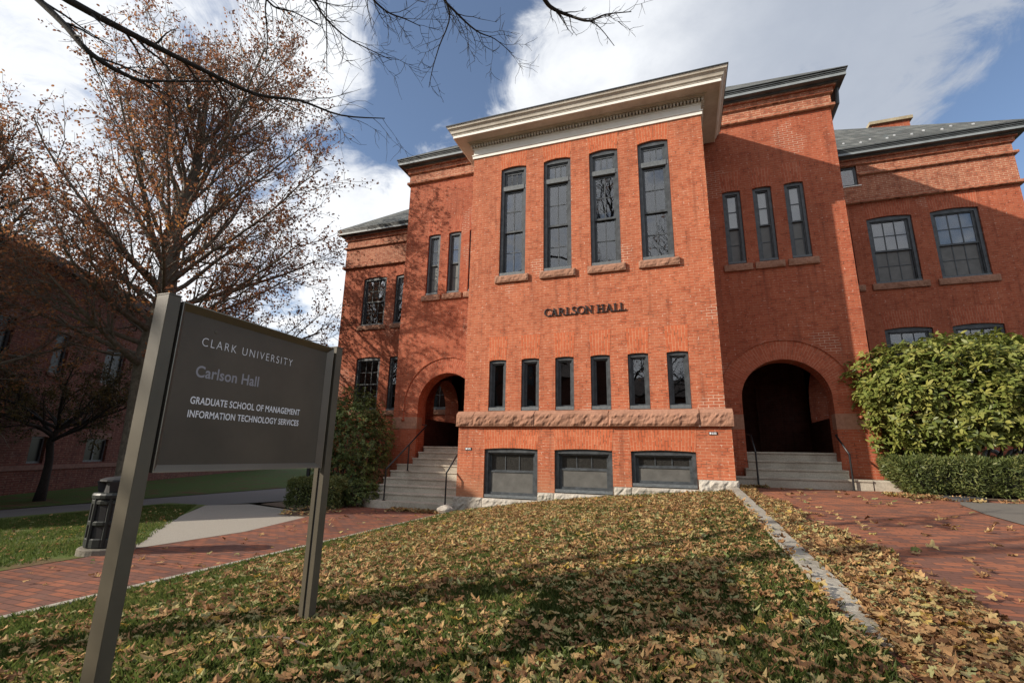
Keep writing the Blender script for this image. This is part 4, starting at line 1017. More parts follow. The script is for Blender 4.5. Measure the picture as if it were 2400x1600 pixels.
# ------------------------------------------------------------------ trees
def grow(p, d, L, r, nseg, wander, up, rng):
    pts = [Vector(p)]; d = Vector(d).normalized()
    for i in range(nseg):
        d = (d + Vector(rng.normal(0, wander, 3)) + Vector((0, 0, up))).normalized()
        pts.append(pts[-1] + d * (L / nseg))
    rad = [r * (1 - 0.78 * i / nseg) for i in range(nseg + 1)]
    return pts, rad
def side_dir(d, ang, az):
    d = d.normalized(); a = d.orthogonal().normalized(); b = d.cross(a)
    return (d * math.cos(ang) + (a * math.cos(az) + b * math.sin(az)) * math.sin(ang)).normalized()
def lerp_path(pts, t):
    n = len(pts) - 1; i = min(int(t * n), n - 1); f = t * n - i
    return pts[i].lerp(pts[i + 1], f), (pts[i + 1] - pts[i]).normalized(), i
def tree(name, base, label, cat, limbs, trunk_pts, trunk_r, bark, leafmat=None, group=None, seed=1, sub=(9, 6), leaf=(8, .09, .05), sublen=.42, twig=.8, dens=None, wander=.10, tints=(0, 1), twig_r=.006, up=.06, minx=None):
    rng = np.random.default_rng(seed)
    T = tag(empty(name, base), label, cat, group)
    mt = MB(); mt.tube(trunk_pts, trunk_r, 10); mb = MB()
    tp = [Vector(p) for p in trunk_pts]; ends = []
    for (t, az, el, L, r) in limbs:
        p, d, i = lerp_path(tp, t)
        dd = Vector((math.cos(az) * math.cos(el), math.sin(az) * math.cos(el), math.sin(el)))
        pts, rad = grow(p, dd, L, r, 7, wander, up * .5, rng); mb.tube(pts, rad, 6, False)
        for k in range(sub[0]):
            tt = .18 + .82 * (k + rng.random()) / sub[0]
            q, d2, i2 = lerp_path(pts, min(tt, .999))
            sd = side_dir(d2, rng.uniform(.4, .8), rng.uniform(0, 2 * PI)); l2 = L * sublen * (1.15 - .6 * tt) * rng.uniform(.7, 1.2)
            p2, r2 = grow(q, sd, l2, max(rad[i2] * .5, .012), 4, .16, up, rng); mb.tube(p2, r2, 4, False)
            for j in range(sub[1]):
                t3 = .25 + .75 * (j + rng.random()) / sub[1]
                q3, d3, i3 = lerp_path(p2, min(t3, .999))
                td = side_dir(d3, rng.uniform(.4, 1.0), rng.uniform(0, 2 * PI))
                p3, r3 = grow(q3, td, twig * rng.uniform(.5, 1.2), twig_r, 3, .22, up * .6, rng); mb.tube(p3, [twig_r * 1.3, twig_r, twig_r * .8, twig_r * .5], 3, False)
                ends.append((p3[1], p3[3]))
    mt.build('trunk', bark, T, smooth=True); mb.build('branches', bark, T, smooth=True, recalc=False)
    if leafmat:
        E0 = np.array([tuple(a) for a, b in ends]); E1 = np.array([tuple(b) for a, b in ends])
        k = rng.random(len(E0))
        if dens is not None:
            keep = rng.random(len(E0)) < dens(E1); E0, E1 = E0[keep], E1[keep]
        N = leaf[0]
        c = np.repeat(E0, N, 0) + np.repeat(E1 - E0, N, 0) * rng.random((len(E0) * N, 1)) * 1.1 + rng.normal(0, .07, (len(E0) * N, 3))
        nrm = rng.normal(size=c.shape) + np.array([0, 0, .5]); al = rng.normal(size=c.shape) + np.repeat((E1 - E0), N, 0) * 2 + np.array([0, 0, -.4])
        Ls = leaf[1] * rng.uniform(.7, 1.3, len(c)); tint = np.clip(np.repeat(rng.normal(.45, .2, len(E0)), N) + rng.normal(0, .15, len(c)) + .18 * vnoise(c, .8, 3), 0, 1)
        tint = tints[0] + (tints[1] - tints[0]) * tint
        c = c + vnoise(c, 2.2, 9)[:, None] * .12
        leaf_cloud('crown', c, nrm, al, Ls, Ls * leaf[2] / leaf[1], leafmat, T, tint, .2)
    return T
# the oak on the left
rng = np.random.default_rng(11)
OB = (-11.3, -.35, gl(-11.3))
OS = 1.32
otr = [(OB[0] + .03, OB[1], OB[2] - .1), (OB[0], OB[1], OB[2] + .45), (OB[0] - .07, OB[1] - .04, .8), (OB[0] - .13, OB[1] - .13, 2.9), (OB[0] + .03, OB[1], 5.0), (OB[0] - .07, OB[1] - .07, 7.4), (OB[0] + .13, OB[1] + .13, 10.0), (OB[0], OB[1] + .13, 12.4), (OB[0] + .07, OB[1], 14.6)]
otr_r = [.52, .38, .33, .32, .30, .25, .17, .10, .04]
limbs = []
for i in range(52):
    f = i / 51; t = .34 + .46 * f ** 1.05; h = f
    az = i * 2.399 + rng.uniform(-.3, .3)
    el = math.radians(4 + 58 * min(1, f * 1.3) ** .9 + rng.uniform(-9, 9)); L = (6.6 if f < .6 else 6.6 - 1.8 * (f - .6)) * rng.uniform(.8, 1.12)
    if math.cos(az + math.radians(58)) > .55: L *= .66      # shorter limbs on the side nearest the lawn
    limbs.append((t, az, el, L, .125 * (1 - .55 * f) * rng.uniform(.7, 1.2)))
# the bay stays clear of the oak's shadow, the tower does not
tree('oak_tree', OB, 'large russet leaved oak spreading behind the sign board', 'tree', limbs, otr, otr_r, 'bark', 'oak_leaf', None, 5, (12, 9), (12, .092, .052), .40, 1.05, twig_r=.007, wander=.06, up=.09,
     dens=lambda E: np.clip(.34 + .16 * np.hypot(E[:, 0] - OB[0], E[:, 1] - OB[1]) + .25 * vnoise(E, .9, 4), .08, .95))
rng = np.random.default_rng(12)
EB = (-16.6, -3.6, -2.1)
lm = [(.30 + .66 * (i / 29), i * 2.399, math.radians(5 + 58 * i / 29 + rng.uniform(-9, 9)), (5.2 - 2.6 * i / 29) * rng.uniform(.85, 1.1), .09) for i in range(30)]
tree('oak_tree', EB, 'smaller orange leaved oak at the far left before the dark brick building', 'tree', lm, [(EB[0], EB[1], EB[2] - .1), (EB[0] + .1, EB[1], .8), (EB[0] - .1, EB[1] + .1, 3.4), (EB[0], EB[1], 6.0), (EB[0] + .1, EB[1], 8.6)], [.34, .24, .18, .11, .03], 'bark', 'oak_leaf', None, 17, (9, 8), (12, .09, .052), .42, .95, tints=(.3, 1.0), twig_r=.008,
     dens=lambda E: np.clip(.5 + .3 * vnoise(E, .9, 4), .15, .95))
# crab apple by the far building
CB = (-18.37, 1.13, -2.1)
rng = np.random.default_rng(3)
lm = [(.75 + .24 * rng.random(), i * 2.399, math.radians(rng.uniform(15, 65)), rng.uniform(2.4, 3.7), .075) for i in range(12)]
tree('small_tree', CB, 'small crooked tree with dull olive leaves before the dark brick building', 'tree', lm, [(CB[0], CB[1], CB[2] - .1), (CB[0] + .07, CB[1], CB[2] + .75), (CB[0] - .07, CB[1] + .07, CB[2] + 1.5), (CB[0] - .15, CB[1], CB[2] + 2.2), (CB[0] + .15, CB[1], CB[2] + 2.8)], [.21, .15, .13, .125, .07], 'bark_dark', 'small_leaf', None, 9, (8, 6), (24, .085, .045), .5, .75)
# bare maple left of the camera: its branches hang over the view
MBs = (-7.0, -14.5, GZ)
mtree = tag(empty('bare_maple', MBs), 'bare dark branches of a maple hanging over the top of the view', 'tree')
rng = np.random.default_rng(21)
mt = MB(); mt.tube([(-7, -14.5, -2.4), (-6.95, -14.45, 0), (-6.8, -14.4, 2.0), (-6.6, -14.2, 4.6), (-6.8, -14.4, 7.0), (-6.6, -14.5, 10)], [.30, .22, .20, .17, .12, .05], 10)
mt.build('trunk', 'bark_dark', mtree, smooth=True)
mb = MB()
def spray(pts, rad, n2, l2, seed, n3=4, l3=.35, thin=.0032, start=.12):
    r = np.random.default_rng(seed); pts = [Vector(p) for p in pts]
    # smooth the polyline
    q = []
    for i in range(len(pts) - 1):
        p0, p1, p2, p3 = pts[max(i - 1, 0)], pts[i], pts[i + 1], pts[min(i + 2, len(pts) - 1)]
        for t in (0, .25, .5, .75):
            q.append(0.5 * ((2 * p1) + (-p0 + p2) * t + (2 * p0 - 5 * p1 + 4 * p2 - p3) * t * t + (-p0 + 3 * p1 - 3 * p2 + p3) * t ** 3))
    q.append(pts[-1]); n = len(q)
    rr = [rad[0] + (rad[1] - rad[0]) * (i / (n - 1)) ** .8 for i in range(n)]
    mb.tube(q, rr, 7, True)
    for k in range(n2):
        t = start + (1 - start) * (k + r.random()) / n2; c, d, i = lerp_path(q, min(t, .999))
        az = r.uniform(0, 2 * PI); sd = side_dir(d, r.uniform(.4, .9), az)
        p2, r2 = grow(c, sd + Vector((0, 0, -.15)), l2 * r.uniform(.4, 1.2), max(min(rr[i] * .45, .014), thin), 5, .17, .0, r); r2 = [max(x, thin * .6) for x in r2]; mb.tube(p2, r2, 4, False)
        for j in range(n3):
            c3, d3, i3 = lerp_path(p2, r.uniform(.2, .98)); s3 = side_dir(d3, r.uniform(.5, 1.1), r.uniform(0, 2 * PI))
            p3, r3 = grow(c3, s3, l3 * r.uniform(.4, 1.3), thin, 3, .25, .0, r); mb.tube(p3, [thin, thin * .8, thin * .7, thin * .5], 3, False)
LM = [(-6.7, -14.3, 7.0), (-3.5, -11.6, 8.0)]
spray([(-6.6, -14.2, 4.4), (-2.8, -9.8, 5.6), (-1.35, -9.3, 4.9), (-.6, -8.9, 4.25), (-.21, -8.73, 3.83), (-.09, -8.4, 3.79), (.05, -8.24, 3.85), (.5, -7.8, 4.1)], (.058, .008), 14, .7, 1, 4, .3, start=.35)
spray([(-6.6, -14.2, 4.6), (-2.7, -9.9, 5.3), (-1.2, -9.5, 4.8), (-.11, -9.03, 4.13), (.11, -8.51, 4.12), (.36, -8.04, 4.10), (.67, -7.57, 4.07), (1.0, -7.26, 4.15), (1.34, -6.9, 4.13), (1.7, -6.5, 4.3)], (.058, .006), 17, .6, 2, 4, .3, start=.35)
spray(LM + [(-1.0, -9.9, 7.0), (.6, -8.8, 5.6), (1.37, -8.19, 5.13), (1.37, -7.87, 5.04), (1.45, -7.66, 5.06), (1.44, -7.47, 5.03), (1.53, -7.19, 4.99), (1.67, -6.95, 5.0), (1.86, -6.68, 5.01)], (.034, .004), 17, .55, 3, 5, .25, start=.42)
spray(LM + [(-.5, -9.6, 7.6), (1.6, -8.2, 6.3), (2.65, -7.62, 5.55), (2.73, -7.25, 5.42), (2.77, -6.99, 5.33), (2.82, -6.84, 5.32), (2.94, -6.62, 5.27), (3.03, -6.47, 5.27), (3.17, -6.32, 5.28), (3.33, -6.09, 5.22)], (.034, .004), 17, .55, 4, 5, .22, start=.45)
spray(LM + [(0, -9.4, 8.0), (2.4, -7.9, 6.6), (3.7, -7.17, 5.63), (3.84, -6.8, 5.47), (3.92, -6.55, 5.37), (4.0, -6.42, 5.36), (4.18, -6.27, 5.35), (4.37, -6.14, 5.35), (4.58, -6.1, 5.42), (4.89, -6.01, 5.45)], (.06, .005), 16, .4, 5, 3, .2, start=.55)
spray([(4.18, -6.27, 5.35), (4.43, -6.34, 5.11), (4.53, -6.14, 5.16), (4.65, -5.87, 5.14)], (.010, .004), 4, .25, 12, 2, .15)
spray(LM + [(-1.4, -10.2, 7.0), (.2, -9.1, 5.6), (1.13, -8.38, 5.05), (1.06, -8.09, 4.97), (1.04, -7.83, 4.94), (1.14, -7.63, 5.03), (1.27, -7.35, 5.07)], (.034, .004), 17, .55, 6, 5, .22, start=.42)
spray([(.9, -8.6, 5.3), (1.22, -8.13, 4.98), (1.01, -7.9, 4.85), (.83, -7.67, 4.72), (.64, -7.5, 4.6)], (.014, .004), 9, .35, 7, 3, .18)
spray(LM + [(-.8, -9.8, 7.3), (1.0, -8.6, 6.0), (1.97, -7.87, 5.35), (2.0, -7.45, 5.23), (2.08, -7.17, 5.21), (2.22, -6.96, 5.26), (2.32, -6.77, 5.31)], (.034, .004), 17, .55, 8, 5, .22, start=.45)
spray([(2.73, -7.25, 5.42), (2.8, -6.89, 5.23), (2.54, -6.65, 5.04), (2.36, -6.47, 4.93), (2.21, -6.29, 4.82)], (.012, .004), 8, .35, 9, 3, .18)
spray([(1.6, -8.0, 5.3), (1.7, -7.79, 5.13), (1.47, -7.46, 4.97), (1.18, -7.06, 4.68)], (.012, .004), 7, .35, 10, 3, .18)
mb.build('branches', 'bark_dark', mtree, smooth=True, recalc=False)
# unseen trees behind the camera, added to shade the foreground and show in the panes
rng = np.random.default_rng(5)
for k, (x, y, hh, ld) in enumerate(((-6.8, -18.2, 7.6, .16), (1.5, -27.0, 17.0, .04), (10.5, -31.0, 19.0, .0), (6.0, -40.0, 21.0, .1))):
    r2 = np.random.default_rng(40 + k)
    lm = [(.30 + .66 * (i / 23), i * 2.399, math.radians(18 + 50 * i / 23 + r2.uniform(-10, 10)), hh * .38 * (1.05 - .5 * i / 23), .09) for i in range(24)]
    tp = [(x, y, -2.4), (x + .1, y, hh * .25), (x - .1, y + .1, hh * .5), (x, y, hh * .75), (x + .1, y, hh)]
    tree('lawn_tree', (x, y, -1.4), ['low half bare tree behind the viewer on the left', 'tall nearly bare tree behind the viewer', 'tall bare tree behind the viewer on the right', 'tallest bare tree far behind the viewer'][k], 'tree', lm, tp, [.3, .22, .15, .09, .03], 'bark_dark', 'oak_leaf' if ld else None, 'trees behind the viewer', 60 + k, (8, 6), (9, .12, .08), .42, .9, (lambda E, ld=ld: np.full(len(E), ld)) if ld else None)

ob = tag(empty('opposite_building', (8, -52, -2.3)), 'long dark brick building standing behind the viewer across the lawn', 'building')  # unseen block put in so the lower panes reflect something dark
mb = MB(); mb.box(-30, 46, -60, -48, -2.3, 10.5); mb.build('wall', 'far_brick', ob)
mb = MB(); mb.prism([(-60.6, 10.5), (-47.4, 10.5), (-54, 14.0)], lambda u, v, d: (d, u, v), -30.6, 46.6); mb.build('roof', 'far_roof', ob)
for k in range(18):
    for z in (.2, 4.6):
        mb = MB(); mb.box(-28 + 4.1 * k, -26.4 + 4.1 * k, -47.99, -47.9, z, z + 2.4); mb.build('window', 'frame', ob)

# ------------------------------------------------------------------ shrubs and hedges
def shrub(name, base, label, cat, c, r, n, per, L, Wd, mat, seed, zmin=None, top_flat=None, stems=7, tint0=.5, lump=.18, inner=.55, core=.62, droop=-.2):
    rng = np.random.default_rng(seed); T = tag(empty(name, base), label, cat)
    u = rng.normal(size=(n, 3)); u /= np.linalg.norm(u, axis=1, keepdims=True)
    rad = (inner + (1 - inner) * rng.random(n) ** .45)
    bump = 1 + lump * vnoise(u, 3.1, seed) + lump * .6 * vnoise(u, 7.3, seed + 1)
    P = np.array(c) + u * np.array(r) * (rad * bump)[:, None]
    keep = P[:, 2] > (base[2] + .04 if zmin is None else zmin + .25 * np.clip(P[:, 0] - 10.2, 0, 2)); P, u, rad = P[keep], u[keep], rad[keep]; n = len(P)
    # rosettes
    axis = u * .7 + np.array([0, 0, .75]) + rng.normal(0, .3, (n, 3)); axis /= np.linalg.norm(axis, axis=1, keepdims=True)
    _, t, b = frames(axis, rng)
    ph = rng.random((n, 1)) * 2 * PI + np.arange(per)[None] * 2 * PI / per + rng.normal(0, .25, (n, per))
    out = t[:, None] * np.cos(ph)[..., None] + b[:, None] * np.sin(ph)[..., None]
    tilt = rng.uniform(-.35, .55, (n, per))[..., None]
    al = out * np.cos(tilt) + axis[:, None] * np.sin(tilt) + np.array([0, 0, droop])
    nr = axis[:, None] * np.cos(tilt) - out * np.sin(tilt) + rng.normal(0, .25, (n, per, 3))
    cc = np.repeat(P[:, None], per, 1) + al * L * .12 + rng.normal(0, L * .1, (n, per, 3))
    tint = np.clip(tint0 + .3 * (rad - .8)[:, None] + rng.normal(0, .2, (n, 1)) + rng.normal(0, .16, (n, per)), 0, 1)
    Ls = (L * rng.uniform(.65, 1.25, (n, per))).ravel()
    leaf_cloud('foliage', cc.reshape(-1, 3), nr.reshape(-1, 3), al.reshape(-1, 3), Ls, Ls * Wd / L, mat, T, tint.ravel(), .22)
    mb = MB()
    for k in range(stems):
        a = 2 * PI * k / stems + rng.uniform(-.3, .3); rr = rng.uniform(.05, .25)
        e = (c[0] + r[0] * .75 * math.cos(a), c[1] + r[1] * .75 * math.sin(a), c[2] + r[2] * rng.uniform(-.1, .6))
        s = (base[0] + rr * math.cos(a), base[1] + rr * math.sin(a), base[2] - .05)
        pts = [Vector(s).lerp(Vector(e), t) + Vector(rng.normal(0, .06, 3)) * (0 if t in (0,) else 1) for t in np.linspace(0, 1, 6)]
        mb.tube(pts, [.032, .028, .024, .018, .012, .006], 5, False)
        for j in range(3):
            q, d, i = lerp_path(pts, rng.uniform(.3, .9)); p2, r2 = grow(q, side_dir(d, .8, rng.uniform(0, 6.28)), .7, .012, 3, .2, .05, rng); mb.tube(p2, r2, 4, False)
    mb.build('stems', 'stem', T, smooth=True, recalc=False)
    return T
shrub('rhododendron_bush', (11.2, 2.4, -.6), 'big broad leaved rhododendron bush in front of the right wing', 'bush', (11.1, 2.1, 1.38), (2.40, 1.45, 1.48), 3900, 8, .135, .050, 'rhodo_leaf', 4, zmin=.10, tint0=.6, lump=.14, inner=.55, stems=11)
shrub('evergreen_shrub', (-4.0, .9, GZ), 'tall dark evergreen shrub left of the nine stone steps', 'shrub', (-4.05, .95, .2), (1.25, 1.15, 1.62), 3000, 8, .075, .028, 'shrub_leaf', 14, tint0=.45, lump=.16, inner=.5, stems=9)
shrub('low_shrub', (-3.0, .05, GZ), 'low leafy shrub beside the bottom stone steps', 'shrub', (-3.0, .1, GZ + .28), (.62, .55, .42), 650, 7, .06, .026, 'shrub_leaf', 15, tint0=.42, stems=5)
def hedge(name, label, x0, x1, y0, y1, z0, z1, n, L, Wd, mat, seed, ang=0.0, taper=.12, tint0=.5, rnd=.12):
    rng = np.random.default_rng(seed); cx, cy = (x0 + x1) / 2, (y0 + y1) / 2
    T = tag(empty(name, (cx, cy, z0)), label, 'hedge')
    ca, sa = math.cos(ang), math.sin(ang)
    hx, hy, hz = (x1 - x0) / 2, (y1 - y0) / 2, (z1 - z0) / 2
    ar = [hx * hz * 2, hx * hz * 2, hy * hz * 2, hy * hz * 2, hx * hy * 2]; f = rng.choice(5, n, p=np.array(ar) / sum(ar))
    a, b = rng.uniform(-1, 1, n), rng.uniform(-1, 1, n)
    P = np.zeros((n, 3)); N = np.zeros((n, 3))
    for k, (ax, sgn) in enumerate(((1, -1), (1, 1), (0, -1), (0, 1), (2, 1))):
        m = f == k
        o = [i for i in range(3) if i != ax]
        P[m, ax] = sgn; P[m, o[0]] = a[m]; P[m, o[1]] = b[m]; N[m, ax] = sgn
    h3 = np.array([hx, hy, hz])
    # round the arrises
    Q = P * h3; ex = np.clip((np.abs(P) * h3 - (h3 - rnd)) / rnd, 0, 1); s = np.sqrt((ex ** 2).sum(1, keepdims=True)); cut = np.where(s > 1, 1 - (1 - 1 / np.maximum(s, 1)), 1)
    Q = np.sign(P) * np.where(ex > 0, (h3 - rnd) + ex * rnd * cut, np.abs(P) * h3)
    N = N + np.sign(P) * ex * .8
    Q[:, :2] *= (1 - taper * (.5 - Q[:, 2:3] / (2 * hz)))
    Q *= (1 + .0 * N); Q += N * (.045 * vnoise(Q, 5, seed) + .03 * vnoise(Q, 13, seed) - .05 * rng.random(n) ** 2 * 2)[:, None]
    nr = N / np.linalg.norm(N, axis=1, keepdims=True)
    al = nr * .8 + rng.normal(0, .55, (n, 3)) + np.array([0, 0, .35])
    nn = rng.normal(size=(n, 3)) + nr * .5
    def tw(V): return np.stack([V[:, 0] * ca - V[:, 1] * sa, V[:, 0] * sa + V[:, 1] * ca, V[:, 2]], 1)
    tint = np.clip(tint0 + rng.normal(0, .2, n) + .25 * vnoise(Q, 3, seed + 2), 0, 1)
    Ls = L * rng.uniform(.6, 1.3, n)
    leaf_cloud('foliage', tw(Q) + np.array([cx, cy, z0 + hz]), tw(nn), tw(al), Ls, Ls * Wd / L, mat, T, tint, .1)
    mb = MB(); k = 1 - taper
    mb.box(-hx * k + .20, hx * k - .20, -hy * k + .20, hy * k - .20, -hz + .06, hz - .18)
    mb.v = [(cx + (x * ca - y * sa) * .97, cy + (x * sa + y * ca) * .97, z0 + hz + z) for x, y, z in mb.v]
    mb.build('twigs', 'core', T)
    return T
hedge('clipped_hedge', 'long clipped yew hedge under the rhododendron', 9.05, 14.5, .45, 1.75, -.66, .10, 36000, .075, .017, 'yew_leaf', 31, taper=.14, tint0=.5, rnd=.26)
hedge('clipped_hedge', 'short clipped yew stub at the back left corner of the long hedge', 9.35, 10.0, 1.9, 2.9, -.62, .08, 4500, .07, .016, 'yew_leaf', 32, taper=.1, tint0=.4)
hedge('clipped_hedge', 'small square clipped hedge at the corner of the asphalt path', -4.35, -3.0, -1.15, -.25, GZ, -.72, 9000, .055, .024, 'yew_leaf', 33, ang=.45, taper=.05, tint0=.45)

# small things ------------------------------------------------------
br = tag(empty('bike_rack', (12.3, 3.2, -.6)), 'pale grey hooped bike rack half hidden behind the long hedge', 'bike rack')
for k in range(3):
    x = 11.92 + .44 * k
    pts = [(x - .15, 3.2, -.6), (x - .15, 3.2, .12)] + [(x - .15 * math.cos(t), 3.2, .14 + .15 * math.sin(t)) for t in np.linspace(.2, PI - .2, 9)] + [(x + .15, 3.2, .12), (x + .15, 3.2, -.6)]
    mb = MB(); mb.tube(pts, .045, 8); mb.build('hoop', 'rack', br, smooth=True)
mb = MB(); mb.tube([(11.7, 3.2, -.54), (13.0, 3.2, -.54)], .03, 8); mb.build('base_bar', 'rack', br)
o = tag(empty('utility_lid', (9.92, .18, -.65)), 'round dark lid lying flush at the foot of the long hedge', 'utility lid')
mb = MB(); mb.lathe((9.92, .18, -.67), [(.36, 0), (.36, .05), (.33, .065), (.30, .06)], 28); mb.build('lid', 'lid', o)
mb = MB(); mb.lathe((9.92, .18, -.63), [(.29, 0), (.285, .022), (.1, .03)], 28); mb.build('cover', 'lid', o)
bo = tag(empty('bollard', (-4.75, .1, GZ)), 'slim black post behind the small square hedge', 'bollard')
mb = MB(); mb.lathe((-4.75, .1, GZ), [(.055, 0), (.055, 1.02), (.04, 1.06), (.0, 1.07)], 12); mb.build('post', 'black', bo)
mb = MB(); mb.lathe((-4.75, .1, GZ + .9), [(.06, 0), (.062, .01), (.062, .05), (.06, .06)], 12); mb.build('collar', 'black', bo)
bm = bmesh.new(); bmesh.ops.create_icosphere(bm, subdivisions=3, radius=.17)
for v in bm.verts:
    k = np.array([tuple(v.co)]); v.co *= 1 + .22 * vnoise(k, 14)[0]; v.co.z *= .62; v.co.x *= 1.15
me = bpy.data.meshes.new('rock'); bm.to_mesh(me); bm.free(); me.transform(Matrix.Translation((-.13, -.50, -1.30)))
tag(link('rock', me, 'granite'), 'pale rock at the foot of the bottom step and bay corner', 'rock')

# ------------------------------------------------------------------ building on the left
fd = Vector((-.4803, .8771, 0)); fn = Vector((.8771, .4803, 0)); B0 = Vector((-27.0, 10.98, 0)); FB = 1.49
bd = tag(empty('dark_brick_building', (-27.0, 10.98, -2.1)), 'shaded dark brick building behind the oak on the left', 'building')
def fb(u, v, d): q = B0 + fd * u * FB - fn * d * FB; return (q.x, q.y, v * FB)
wins = []
for u in (-9.3, -6.6, -4.2, -1.9, .8, 3.6, 6.6, 9.6):
    w = .62 if u in (-6.6,) else 1.15
    wins.append((u, w, -.55, .25)); wins.append((u, w, 2.2, 3.5))
mb = MB()
wall_panel(mb, [(-16, -1.6), (15.5, -1.6), (15.5, 5.3), (-16, 5.3)], [[(u, a), (u + w, a), (u + w, b), (u, b)] for u, w, a, b in wins], fb, .3, .16, True)
mb.prism([(-16, -1.6), (15.5, -1.6), (15.5, 5.3), (-16, 5.3)], fb, .31, 14)
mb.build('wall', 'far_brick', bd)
mb = MB()
mb.prism([(-16, -.74), (15.5, -.74), (15.5, -.60), (-16, -.60)], fb, -.04, .02)
for u, w, a, b in wins:
    mb.prism([(u - .08, b), (u + w + .08, b), (u + w + .08, b + .22), (u - .08, b + .22)], fb, -.012, .05)
    if a > 0: mb.prism([(u - .08, a - .1), (u + w + .08, a - .1), (u + w + .08, a), (u - .08, a)], fb, -.05, .05)
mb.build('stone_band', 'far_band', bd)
for u, w, a, b in wins:
    mb = MB()
    for s0, s1, t0, t1 in ((u, u + w, a, a + .06), (u, u + w, b - .06, b), (u, u + .06, a + .06, b - .06), (u + w - .06, u + w, a + .06, b - .06)) + (((u + w / 2 - .03, u + w / 2 + .03, a + .06, b - .06),) if w > 1 else ()):
        mb.prism([(s0, t0), (s1, t0), (s1, t1), (s0, t1)], fb, .08, .14)
    wn = mb.build('window', 'frame', bd)
    mb = MB(); mb.prism([(u + .03, a + .03), (u + w - .03, a + .03), (u + w - .03, b - .03), (u + .03, b - .03)], fb, .11, .115); mb.build('pane', 'dark_glass', wn)
    mb = MB(); mb.prism([(u, a), (u + w, a), (u + w, b), (u, b)], fb, .20, .21); mb.build('dark_interior', 'void', wn)
mb = MB(); mb.prism([(-16.3, 5.3), (15.8, 5.3), (15.8, 5.52), (-16.3, 5.52)], fb, -.35, 14.3)
mb.prism([(-14, 5.52), (13.5, 5.52), (10, 7.5), (-10, 7.5)], fb, 3.5, 10.5)
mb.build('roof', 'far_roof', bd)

# ------------------------------------------------------------------ grass and fallen leaves
def grass(name, label, n, xr, yr, zf, dens, hgt, seed, wd=.006):
    rng = np.random.default_rng(seed)
    x = rng.uniform(*xr, n * 3); y = yr[0] + (yr[1] - yr[0]) * rng.random(n * 3)
    p = dens(x, y); k = rng.random(len(x)) < p; x, y = x[k][:n], y[k][:n]; n = len(x)
    z = zf(x, y) - .005; c = np.stack([x, y, z], 1)
    h = hgt * rng.uniform(.5, 1.3, n); a = rng.uniform(0, 2 * PI, n); lean = rng.uniform(.1, .9, n)
    side = np.stack([-np.sin(a), np.cos(a), np.zeros(n)], 1) * (wd * rng.uniform(.6, 1.3, n))[:, None]
    tip = c + np.stack([np.cos(a) * lean * h, np.sin(a) * lean * h, h], 1); mid = c + np.stack([np.cos(a) * lean * h * .3, np.sin(a) * lean * h * .3, h * .6], 1)
    P = np.stack([c - side, c + side, mid + side * .7, tip, mid - side * .7], 1)
    tint = np.clip(rng.normal(.45, .22, n) + .15 * vnoise(c, 1.5, 3), 0, 1)
    o = np_mesh(name, P.reshape(-1, 3), 5, n, 'grass_leaf', None, tint)
    return tag(o, label, 'grass', kind='stuff')
def patch(x, y): return vnoise(np.stack([x, y, 0 * x], 1), 1.3, 5) + .6 * vnoise(np.stack([x, y, 0 * x], 1), 3.1, 7)
def gd(x, y):
    d = np.hypot(x - CAM_POS.x, y - CAM_POS.y)
    return np.clip(3.6 / d, .15, 1) * np.clip((y + 11.8) * 3, 0, 1)
grass('lawn_grass', 'short green grass of the front lawn showing between the leaves', 190000, (.06, 6.0), (-11.2, -.45), lawn_zv, gd, .06, 77, .0045)
grass('side_lawn_grass', 'short sunlit grass beside the litter bin', 60000, (-11, -2.3), (-10, .6), glv, lambda x, y: np.clip(.6 + patch(x, y) * .5, 0, 1) * (x < -2.45 - np.clip(y + 5.8, 0, 9) * 1.09), .045, 78, .006)

def maple_templates(k, rng):
    out = []
    for i in range(k):
        ang = []; rad = []
        lobes = [(-2.2, .62), (-1.1, .88), (0, 1.0), (1.1, .88), (2.2, .62)]
        for la, lr in lobes:
            ang += [la - .30, la - .17, la, la + .17, la + .30]; j = rng.uniform(.78, 1.18, 5)
            rad += [lr * .66 * j[0], lr * .86 * j[1], lr * j[2] * .97, lr * .85 * j[3], lr * .66 * j[4]]
        ang = np.array(ang) + PI / 2; rad = np.array(rad)
        x, y = rad * np.cos(ang), rad * np.sin(ang)
        ca, cb, cc = rng.uniform(-.35, .85), rng.uniform(-.45, .85), rng.uniform(-.5, .5)
        z = ca * x ** 2 + cb * y ** 2 + cc * x * y + rng.normal(0, .11, len(x))
        o = np.stack([x, y, z], 1)
        out.append(np.concatenate([[[0, -.05, -.03]], o, [[0, -.28, .0]]]))
    return np.array(out)
